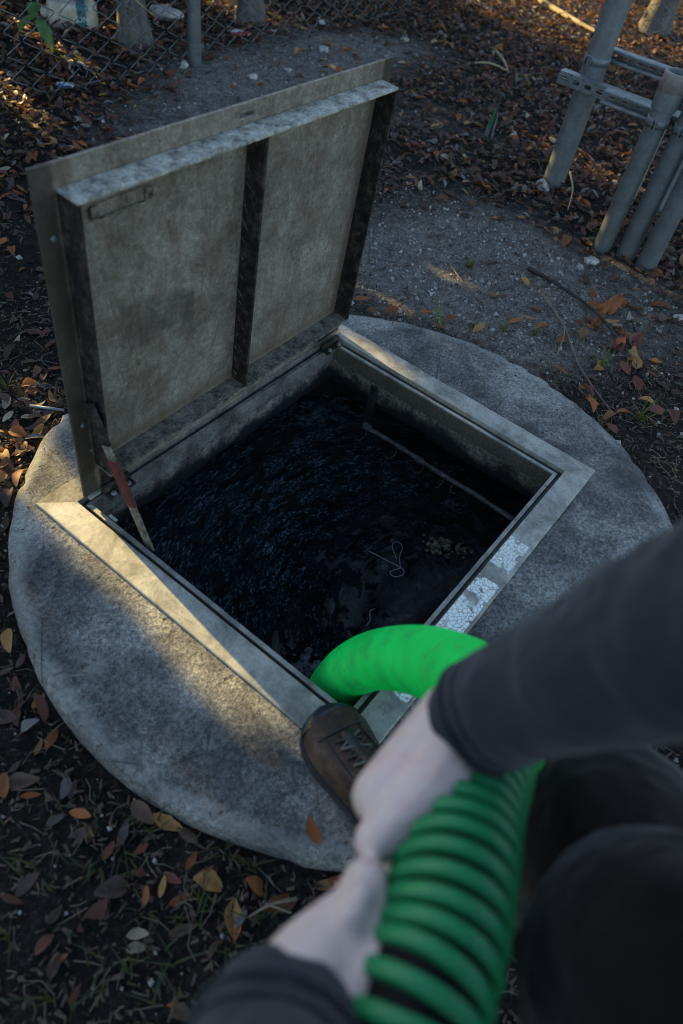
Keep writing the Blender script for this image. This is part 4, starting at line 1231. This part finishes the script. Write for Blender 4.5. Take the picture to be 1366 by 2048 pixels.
LEAVES = [(-0.775,0.126,0.074,0.95,1),(-0.755,0.09,0.039,0.43,2),(-0.783,0.018,0.052,0.68,0),(-0.806,0.021,0.03,0.6,2),(-0.858,-0.006,0.058,-0.77,3),(-0.88,0.007,0.042,0.96,0),(-0.819,-0.064,0.04,0.74,4),(-0.813,-0.079,0.035,0.65,5),(-0.831,-0.12,0.037,-1.11,0),(-0.75,-0.236,0.054,-1.27,2),(-0.744,-0.275,0.045,-1.5,3),(-0.834,-0.155,0.036,0.52,5),(-0.801,-0.229,0.036,0.28,1),(-0.845,-0.289,0.03,0.65,0),(-0.819,-0.299,0.031,0.54,2),(-0.815,-0.331,0.032,-0.37,0),(-0.764,-0.335,0.033,-0.36,1),(-0.766,-0.307,0.03,0.23,0),(-0.801,-0.302,0.032,-1.34,1),(-0.84,-0.366,0.042,-0.56,3),(-0.886,-0.32,0.032,-0.8,6),(-0.899,-0.332,0.03,-0.81,6),(-0.985,-0.261,0.032,0.51,3),(-0.946,-0.145,0.044,-0.1,5),(-0.972,-0.145,0.034,-1.18,1),(-0.978,-0.229,0.032,0.08,1),(-0.722,-0.451,0.043,-0.31,0),(-0.653,-0.496,0.048,-0.88,2),(-0.775,-0.422,0.032,0.16,4),(-0.911,-0.25,0.056,-0.04,1),(-0.945,-0.208,0.03,0.09,3),(-0.801,-0.193,0.03,0.68,4),(-0.863,-0.037,0.03,-0.67,0),(-0.862,-0.099,0.03,-0.28,4),(-0.838,-0.196,0.031,0.3,1),(-0.828,-0.421,0.032,0.17,3),(-0.989,-0.31,0.03,0.48,1),(-0.792,0.061,0.034,-0.21,4),(-0.4,0.654,0.083,-0.22,1),(-0.33,0.785,0.049,0.74,6),(-0.443,0.627,0.053,-1.84,2),(-0.46,0.578,0.053,-0.0,2),(-0.21,0.937,0.062,0.49,3),(-0.322,0.705,0.048,-0.08,6),(-0.341,0.651,0.045,0.23,2),(-0.404,0.612,0.048,-0.24,2),(-0.115,0.895,0.053,0.3,1),(-0.17,0.808,0.039,-0.17,0),(-0.254,0.799,0.041,-0.31,0),(-0.267,0.772,0.035,-0.46,1),(-0.357,0.743,0.044,0.45,6),(-0.31,0.674,0.05,0.03,3),(-0.459,0.545,0.054,0.55,1),(-0.512,0.514,0.057,0.83,5),(-0.56,0.463,0.046,0.7,3),(-0.595,0.404,0.047,0.89,1),(-0.728,0.178,0.031,0.47,5),(-0.758,0.18,0.03,-0.4,3),(1.384,-0.059,0.079,-2.21,0),(1.392,-0.094,0.057,-1.36,0),(1.31,-0.082,0.079,-0.47,0),(1.303,-0.114,0.09,-0.04,0),(1.357,-0.134,0.095,0.15,0),(1.409,-0.14,0.078,-2.4,0),(1.216,-0.107,0.058,-1.35,1),(1.202,-0.15,0.05,-1.68,1),(1.231,-0.127,0.092,0.06,0),(1.279,-0.162,0.056,-0.71,2),(1.244,-0.204,0.08,-2.38,0),(1.246,-0.235,0.062,-1.98,0),(1.265,-0.186,0.051,-0.49,6),(1.317,-0.213,0.074,-0.31,4),(1.169,-0.245,0.095,0.3,1),(1.237,-0.27,0.094,0.12,1),(1.156,-0.285,0.078,0.2,2),(1.108,-0.3,0.075,0.29,0),(1.117,-0.318,0.087,0.29,2),(1.179,-0.357,0.045,-1.51,2),(1.009,-0.231,0.065,0.04,0),(0.975,-0.244,0.037,-0.74,2),(1.06,-0.299,0.063,-2.37,1),(1.035,-0.092,0.067,0.07,0),(1.119,-0.124,0.06,0.16,2),(1.009,-0.359,0.066,-2.52,1),(1.154,-0.09,0.055,-2.07,1),(1.195,-0.125,0.04,-1.01,2),(0.846,-0.168,0.049,-1.89,0),(0.807,-0.27,0.049,-1.89,1),(0.793,-0.301,0.045,-1.61,0),(0.932,-0.417,0.05,-1.48,2),(0.922,-0.452,0.062,-0.55,1),(0.925,-0.498,0.055,-2.38,1),(0.809,-0.388,0.047,-0.76,0),(0.754,-0.365,0.061,-0.24,0),(1.1,-0.375,0.038,-1.33,0),(1.526,-0.239,0.069,-0.7,0),(1.433,-0.237,0.057,-1.18,0),(1.434,-0.18,0.07,-1.01,3),(1.431,-0.293,0.086,-0.19,3),(1.065,0.042,0.039,-1.01,2),(0.999,0.063,0.057,-0.28,0),(1.046,-0.014,0.039,-0.72,0),(1.081,0.196,0.037,-1.34,2),(1.138,0.053,0.049,-1.66,2),(1.109,0.172,0.033,-0.7,0),(1.259,0.165,0.043,-1.82,2),(0.825,0.111,0.058,-0.12,2),(0.808,0.194,0.043,-0.72,0),(0.792,0.278,0.046,-0.71,0),(0.694,0.345,0.048,-0.71,0),(0.675,0.448,0.058,-0.71,0),(1.573,0.468,0.035,-1.38,2),(1.924,0.461,0.088,0.26,0),(1.644,0.65,0.044,-1.0,2),(1.728,0.763,0.063,0.25,2),(2.105,1.097,0.07,0.1,2),(1.543,0.816,0.065,-2.26,1),(1.81,0.957,0.04,-1.41,0),(1.554,0.86,0.044,-1.0,2),(1.749,0.641,0.047,-1.75,0),(2.543,0.953,0.06,-2.1,0),(2.386,1.402,0.053,-1.46,2),(1.775,1.039,0.058,-1.74,1),(1.814,1.013,0.052,-0.99,1),(1.853,0.332,0.095,-0.05,5),(1.859,0.177,0.095,0.2,2),(1.725,0.137,0.083,-2.4,2),(1.648,0.198,0.067,0.37,0),(1.661,0.119,0.058,-0.24,2),(1.635,0.117,0.05,-0.42,1),(1.66,2.43,0.095,0.77,0),(1.381,2.156,0.054,-0.52,0),(1.451,2.15,0.077,-1.87,1),(1.257,2.161,0.071,-1.38,0),(1.774,2.206,0.095,0.31,1),(1.717,2.266,0.095,0.45,3),(1.826,2.156,0.055,-0.49,0),(2.454,2.021,0.073,-1.65,2),(2.255,2.043,0.076,-0.12,2),(2.546,1.973,0.066,-1.47,2),(3.058,2.26,0.095,-0.08,2),(3.094,2.101,0.095,0.24,0),(3.401,1.907,0.087,-1.53,2),(3.322,1.803,0.095,0.18,2),(3.201,1.708,0.095,-2.27,2),(3.164,1.789,0.095,0.06,2),(0.886,1.878,0.085,0.45,0),(0.866,1.782,0.045,0.08,0),(0.709,1.807,0.056,-1.59,0),(0.699,2.107,0.071,-1.76,0)]
def region(x, y):
    if y > 2.2: return 'among the litter behind the chain link fence', 'fallen leaves behind the fence'
    if x > 1.6 and y < .65: return 'around the feet of the conduits', 'fallen leaves around the conduits'
    if x > .9 and y < .35: return 'on the dirt right of the slab', 'fallen leaves right of the slab'
    if y > .25 and x < .45: return 'on the soil left of the raised lid', 'fallen leaves left of the lid'
    if x < -.5: return 'on the dark soil below the slab rim', 'fallen leaves below the slab'
    return 'on the ground beyond the slab', 'fallen leaves beyond the slab'
COUNT = 0
def put_leaf(x, y, L, ang, col, tilt=.18, dz=.006, z=None, extra=None):
    global COUNT
    shp = rl.randrange(16)
    o = bpy.data.objects.new('fallen_leaf', leaf_me(shp, col)); COL.objects.link(o)
    zz = ground_z(x, y) if z is None else z
    o.location = (x, y, zz + dz + .06 * L)
    o.rotation_euler = Euler((rl.gauss(0, tilt), rl.gauss(0, tilt), ang))
    o.scale = (L, L, L)
    w, g = region(x, y)
    tag(o, extra or ('%s %s %s leaf %s' % ('large' if L > .062 else 'small' if L < .045 else 'mid-sized', LEAF_FORM[shp], COLWORD[col], w)), 'leaf', g if not extra else 'fallen leaves on the slab')
    COUNT += 1
for (x, y, L, a, c) in LEAVES:
    if math.hypot(x - SLAB_C[0], y - SLAB_C[1]) < SLAB_R + .012: continue
    put_leaf(x, y, L, a, c)
put_leaf(-.618, -.432, .045, 1.1, 0, .1, .004, 0.0, 'single orange leaf on the slab rim below the boot')
for (an, col, L) in ((.35, 0, .045), (.62, 1, .04), (1.02, 2, .04), (-.30, 0, .05), (-.42, 1, .045), (2.75, 2, .06), (2.95, 1, .055), (3.3, 3, .05), (3.75, 1, .055), (.18, 3, .04), (.80, 0, .035)):
    x, y = circ(an, SLAB_R + .022)
    put_leaf(x, y, L, an + 1.4, col, .2, .012)
DENSE = [(4.2, 1.6, 1.3, .85), (3.4, 1.6, .5, .8), (3.0, .9, .9, .40), (2.3, .3, .7, .75), (1.9, .0, .5, .8), (1.2, 2.7, .9, 1.0), (2.4, 2.75, 1.2, 1.0), (.8, 2.1, .45, .8), (.3, 1.3, .4, .1),
         (-.48, .70, .22, .9), (-.72, .38, .2, .35), (-.85, .0, .3, .07), (-.85, -.35, .35, .08), (5.2, 1.6, 1.3, 1.0), (.3, 1.8, .35, .5), (1.6, 1.3, .5, .12), (2.3, 1.2, .7, .28)]
def leaf_density(x, y):
    return min(1, .03 + sum(w * math.exp(-((x - a) ** 2 + (y - b) ** 2) / (r * r)) for a, b, r, w in DENSE)) * (1 - .93 * min(1, sand_at(x, y) * 1.25))
def pick_col(r, x, y):
    u = r.random()
    return 3 if u < .40 else 5 if u < .62 else 1 if u < .79 else 0 if u < .87 else 2 if u < .92 else 4 if u < .985 else 6
CF = Vector((.571, .323, -.755)); CR_ = Vector((.614, -.779, .13)); CU = Vector((.546, .538, .643))
def in_view(x, y, z=-.05, m=1.06):
    d = Vector((x, y, z)) - CAMP; dep = d.dot(CF)
    return dep > .1 and abs(d.dot(CR_)) / dep < .4913 * m and abs(d.dot(CU)) / dep < .7366 * m
# the next-largest singles near the slab, then the mass of litter
spots = []
rr = random.Random(77)
tries = 0
while COUNT < 296 and tries < 20000:
    tries += 1
    x, y = rr.uniform(-1.2, 2.2), rr.uniform(-1.0, 2.3)
    if math.hypot(x - SLAB_C[0], y - SLAB_C[1]) < SLAB_R + .03 or not in_view(x, y, m=1.0): continue
    if rr.random() > leaf_density(x, y) * .9 or (x < -.6 and y < .3): continue
    put_leaf(x, y, rr.uniform(.034, .060), rr.uniform(0, 6.28), pick_col(rr, x, y), .25)
stuff = {c: ([], []) for c in range(7)}
def add_leaf(x, y, L, col, lift):
    v, f = LV[rr.randrange(16)]
    m = Euler((rr.gauss(0, .30), rr.gauss(0, .30), rr.uniform(0, 6.28))).to_matrix()
    base = Vector((x, y, ground_z(x, y) + lift)); V, F = stuff[col]; o = len(V)
    V.extend(base + m @ (Vector(p) * L) for p in v); F.extend(tuple(i + o for i in q) for q in f)
n_added = 0
for k in range(60000):
    x, y = rr.uniform(-1.4, 6.6), rr.uniform(-1.2, 3.9)
    if math.hypot(x - SLAB_C[0], y - SLAB_C[1]) < SLAB_R + .02 or not in_view(x, y, m=1.15): continue
    d = leaf_density(x, y)
    if rr.random() > d * .85: continue
    add_leaf(x, y, rr.uniform(.020, .054), pick_col(rr, x, y), rr.uniform(.0, .022) * d + .004)
    n_added += 1
litter_v, litter_f, litter_m = [], [], []
for c, (V, F) in stuff.items():
    o = len(litter_v); litter_v += V; litter_f += [tuple(i + o for i in q) for q in F]; litter_m += [c] * len(F)
lme = mesh_from(litter_v, litter_f, True)
for m in LM: lme.materials.append(m)
lme.polygons.foreach_set('material_index', litter_m)
tag(obj('leaf_litter', lme), 'brown leaf litter spread over the ground', 'leaf litter', kind='stuff')
print('leaves', COUNT, n_added)

# crumbs, pebbles, twigs
def scatter(n, fn, density):
    V, F = [], []; k = 0; t = 0
    while k < n and t < n * 30:
        t += 1
        x = rr.uniform(-1.3, 5.0); y = rr.uniform(-1.2, 3.2)
        if rr.random() < .45: x = rr.uniform(-1.2, 1.6); y = rr.uniform(-1.0, 1.2)
        if math.hypot(x - SLAB_C[0], y - SLAB_C[1]) < SLAB_R + .008 or not in_view(x, y, m=1.1): continue
        if rr.random() > density(x, y): continue
        v, f = fn(x, y); o = len(V); V += v; F += [tuple(i + o for i in q) for q in f]; k += 1
    return V, F
def pebble(x, y):
    s = min(.011, .0016 * math.exp(rr.gauss(.42, .62))); z = ground_z(x, y) + s * .3
    m = Euler((rr.uniform(0, 6), rr.uniform(0, 6), rr.uniform(0, 6))).to_matrix()
    c = Vector((x, y, z)); a = [Vector(p) * s * rr.uniform(.6, 1.2) for p in ((1, 0, 0), (-1, 0, 0), (0, 1, 0), (0, -1, 0), (0, 0, .8), (0, 0, -.8))]
    return [c + m @ p for p in a], [(0, 2, 4), (2, 1, 4), (1, 3, 4), (3, 0, 4), (2, 0, 5), (1, 2, 5), (3, 1, 5), (0, 3, 5)]
tag(obj('gravel', mesh_from(*scatter(6500, pebble, lambda x, y: .10 + .75 * sand_at(x, y)))  , MT['pebble']), 'small pale pebbles scattered over the dirt', 'gravel', kind='stuff')
def crumb(x, y):
    L = rr.uniform(.003, .010); w = L * rr.uniform(.12, .5)
    m = Euler((rr.gauss(0, .5), rr.gauss(0, .5), rr.uniform(0, 6.28))).to_matrix(); c = Vector((x, y, ground_z(x, y) + .004))
    p = [(-L, -w, 0), (L * .8, -w * .6, 0), (L, w * .5, 0), (-L * .7, w, .001), (0, 0, w * .8)]
    return [c + m @ Vector(q) for q in p], [(0, 1, 4), (1, 2, 4), (2, 3, 4), (3, 0, 4)]
CV, CF_ = scatter(21000, crumb, lambda x, y: 1 - .6 * sand_at(x, y))
for k in range(420):
    a = rr.uniform(0, 2 * PI); rd = SLAB_R - abs(rr.gauss(0, .035)) - .004
    x, y = circ(a, rd)
    if max(abs(x) / OX, abs(y) / OY) < 1.03: continue
    v, f = crumb(x, y); dz = .0015 - ground_z(x, y); o = len(CV)
    c0 = Vector((x, y, 0)); CV += [Vector((c0.x + (p.x - c0.x) * .5, c0.y + (p.y - c0.y) * .5, .003 + (p.z - ground_z(x, y) - .004) * .4)) for p in v]; CF_ += [tuple(i + o for i in q) for q in f]
tag(obj('bark_crumbs', mesh_from(CV, CF_), MT['litter']), 'dark bark crumbs and rotted leaf bits on the soil', 'crumbs', kind='stuff')
def twiglet(x, y):
    L = rr.uniform(.012, .055); a = rr.uniform(0, 6.28); z = ground_z(x, y) + rr.uniform(.004, .012)
    p0 = Vector((x, y, z)); d = Vector((math.cos(a), math.sin(a), rr.gauss(0, .12))); b = Vector((-d.y, d.x, 0)) * rr.gauss(0, .15)
    return tube_vf([p0, p0 + (d * .5 + b) * L, p0 + d * L], [.0009, .0008, .0005], 3)
tag(obj('twig_litter', mesh_from(*scatter(2600, twiglet, lambda x, y: 1 - .6 * sand_at(x, y))), MT['twig']), 'fine dry twigs and stalks in the leaf litter', 'twigs', kind='stuff')

def twig(name, pts, r, mat, label, side=()):
    b = Vector(pts[0]); t = tag(empty(name, b), label, 'twig')
    q = [Vector(p) - b for p in catmull(pts, 6)]
    tube('stem', q, [r * (1 - .6 * i / (len(q) - 1)) for i in range(len(q))], MT[mat], t, 7)
    for s in side: tube('side_shoot', [Vector(p) - b for p in catmull(s, 5)], r * .55, MT[mat], t, 6)
    return t
def G(x, y, h=.008): return (x, y, ground_z(x, y) + h)
twig('twig', [G(1.22, .085, .02), G(1.10, -.06, .02), G(.93, -.20), G(.78, -.36)], .0042, 'twig', 'long dry twig running through the orange leaf cluster right of the slab', [[G(1.09, -.07, .02), G(1.00, -.10, .03), G(.93, -.12)]])
twig('twig', [G(1.36, .20), G(1.32, .06, .015), G(1.26, -.10, .02), G(1.17, -.25)], .0075, 'dark_twig', 'dark thick twig behind the orange leaf cluster')
twig('twig', [G(1.16, .42), G(1.05, .27), G(.98, .14)], .003, 'twig', 'thin bent twig on the sand beyond the slab')
twig('twig', [G(-.70, -.47), G(-.735, -.445, .02), G(-.765, -.43)], .0032, 'twig', 'forked pale twig under the near slab rim', [[G(-.735, -.445, .02), G(-.722, -.478, .02)]])
twig('branch', [G(4.8, 2.05, .03), G(4.5, 1.55, .03), G(4.32, 1.20, .03)], .022, 'straw', 'pale fallen branch lying beyond the right fence')
twig('dry_frond', [G(3.45, 1.55), G(3.25, 1.38, .03), G(3.15, 1.28)], .010, 'straw', 'pale dry blade on the leaf litter at the top of the path', [[G(3.05, 1.50), G(3.12, 1.40, .03), G(3.18, 1.30)]])
twig('vine', [G(1.98, .38, .10), G(1.94, .33, .06), G(1.88, .30, .01)], .0042, 'straw', 'thin curved vine stem between the thick post and conduits')
twig('vine', [G(1.30, 2.5, .42), G(1.42, 2.40, .30), G(1.50, 2.36, .22), G(1.58, 2.34, .16)], .004, 'straw', 'pale vine stem climbing beside the grey trunk')
twig('vine', [G(1.16, 2.36, .0), G(1.10, 2.38, .1), G(1.04, 2.44, .22)], .006, 'dark_twig', 'dark sapling stem behind the left fence')
pen = tag(obj('straw_stick', mesh_from(*tube_vf([G(-.30, .735, .01), G(-.255, .665, .012)], .0035, 8), smooth=True), plain('pale_blue_plastic', (.20, .25, .29), .5)), 'short pale blue plastic stick on the soil left of the lid', 'stick')

# grass
def tuft_vf(x, y, n, L, spread, seed):
    r = random.Random(seed); V, F = [], []
    for k in range(n):
        a = r.uniform(0, 6.28); l = L * r.uniform(.5, 1.1); ln = r.uniform(.25, 1.0) * spread; w = r.uniform(.0014, .0026)
        bx, by = x + r.gauss(0, .006), y + r.gauss(0, .006); z = ground_z(bx, by)
        o = len(V); s = Vector((-math.sin(a), math.cos(a), 0)) * w
        for i in range(5):
            t = i / 4
            p = Vector((bx + math.cos(a) * l * ln * t ** 1.4, by + math.sin(a) * l * ln * t ** 1.4, z + l * (t - .45 * ln * t * t)))
            V += [p - s * (1 - .85 * t), p + s * (1 - .85 * t)]
        for i in range(4): F.append((o + 2 * i, o + 2 * i + 1, o + 2 * i + 3, o + 2 * i + 2))
    return V, F
def tuft(x, y, n, L, spread, seed, label):
    b = Vector((x, y, ground_z(x, y)))
    V, F = tuft_vf(x, y, n, L, spread, seed)
    return tag(obj('grass_tuft', mesh_from([v - b for v in V], F), MT['tuft'], None, b), label, 'grass', 'grass tufts around the slab')
for i, (x, y, n, L, s, lab) in enumerate([(1.205, .355, 22, .06, .9, 'low green grass tuft on the sand in the middle distance'), (.735, .20, 10, .10, .5, 'upright yellow green grass tuft at the far slab rim'),
        (.83, -.43, 24, .10, .9, 'spreading grass tuft on the dirt at the right'), (1.00, -.24, 26, .07, .9, 'grass clump beside the long dry twig'), (.985, -.02, 12, .06, .8, 'small grass tuft left of the orange leaf cluster'),
        (.90, .06, 14, .055, .9, 'sparse grass tuft near the slab rim'), (.70, -.36, 10, .07, .6, 'grass tuft against the right slab rim'), (-.30, .83, 9, .07, .8, 'grass tuft on the soil left of the lid'),
        (.12, 1.15, 9, .06, .8, 'thin yellow green sprout left of the lid'), (.83, .13, 10, .06, .8, 'little grass tuft between two leaves at the rim')]):
    tuft(x, y, n, L, s, 300 + i, lab)
GV, GFc = [], []
rg = random.Random(5)
k = 0
while k < 85:
    x, y = rg.gauss(-.80, .13), rg.gauss(-.36, .20)
    if math.hypot(x - SLAB_C[0], y - SLAB_C[1]) < SLAB_R + .015: continue
    v, f = tuft_vf(x, y, rg.randrange(2, 6), rg.uniform(.03, .075), 1.0, 900 + k); o = len(GV); GV += v; GFc += [tuple(i + o for i in q) for q in f]; k += 1
tag(obj('grass', mesh_from(GV, GFc), MT['grass']), 'sparse dark green grass between the leaves below the slab', 'grass', kind='stuff')
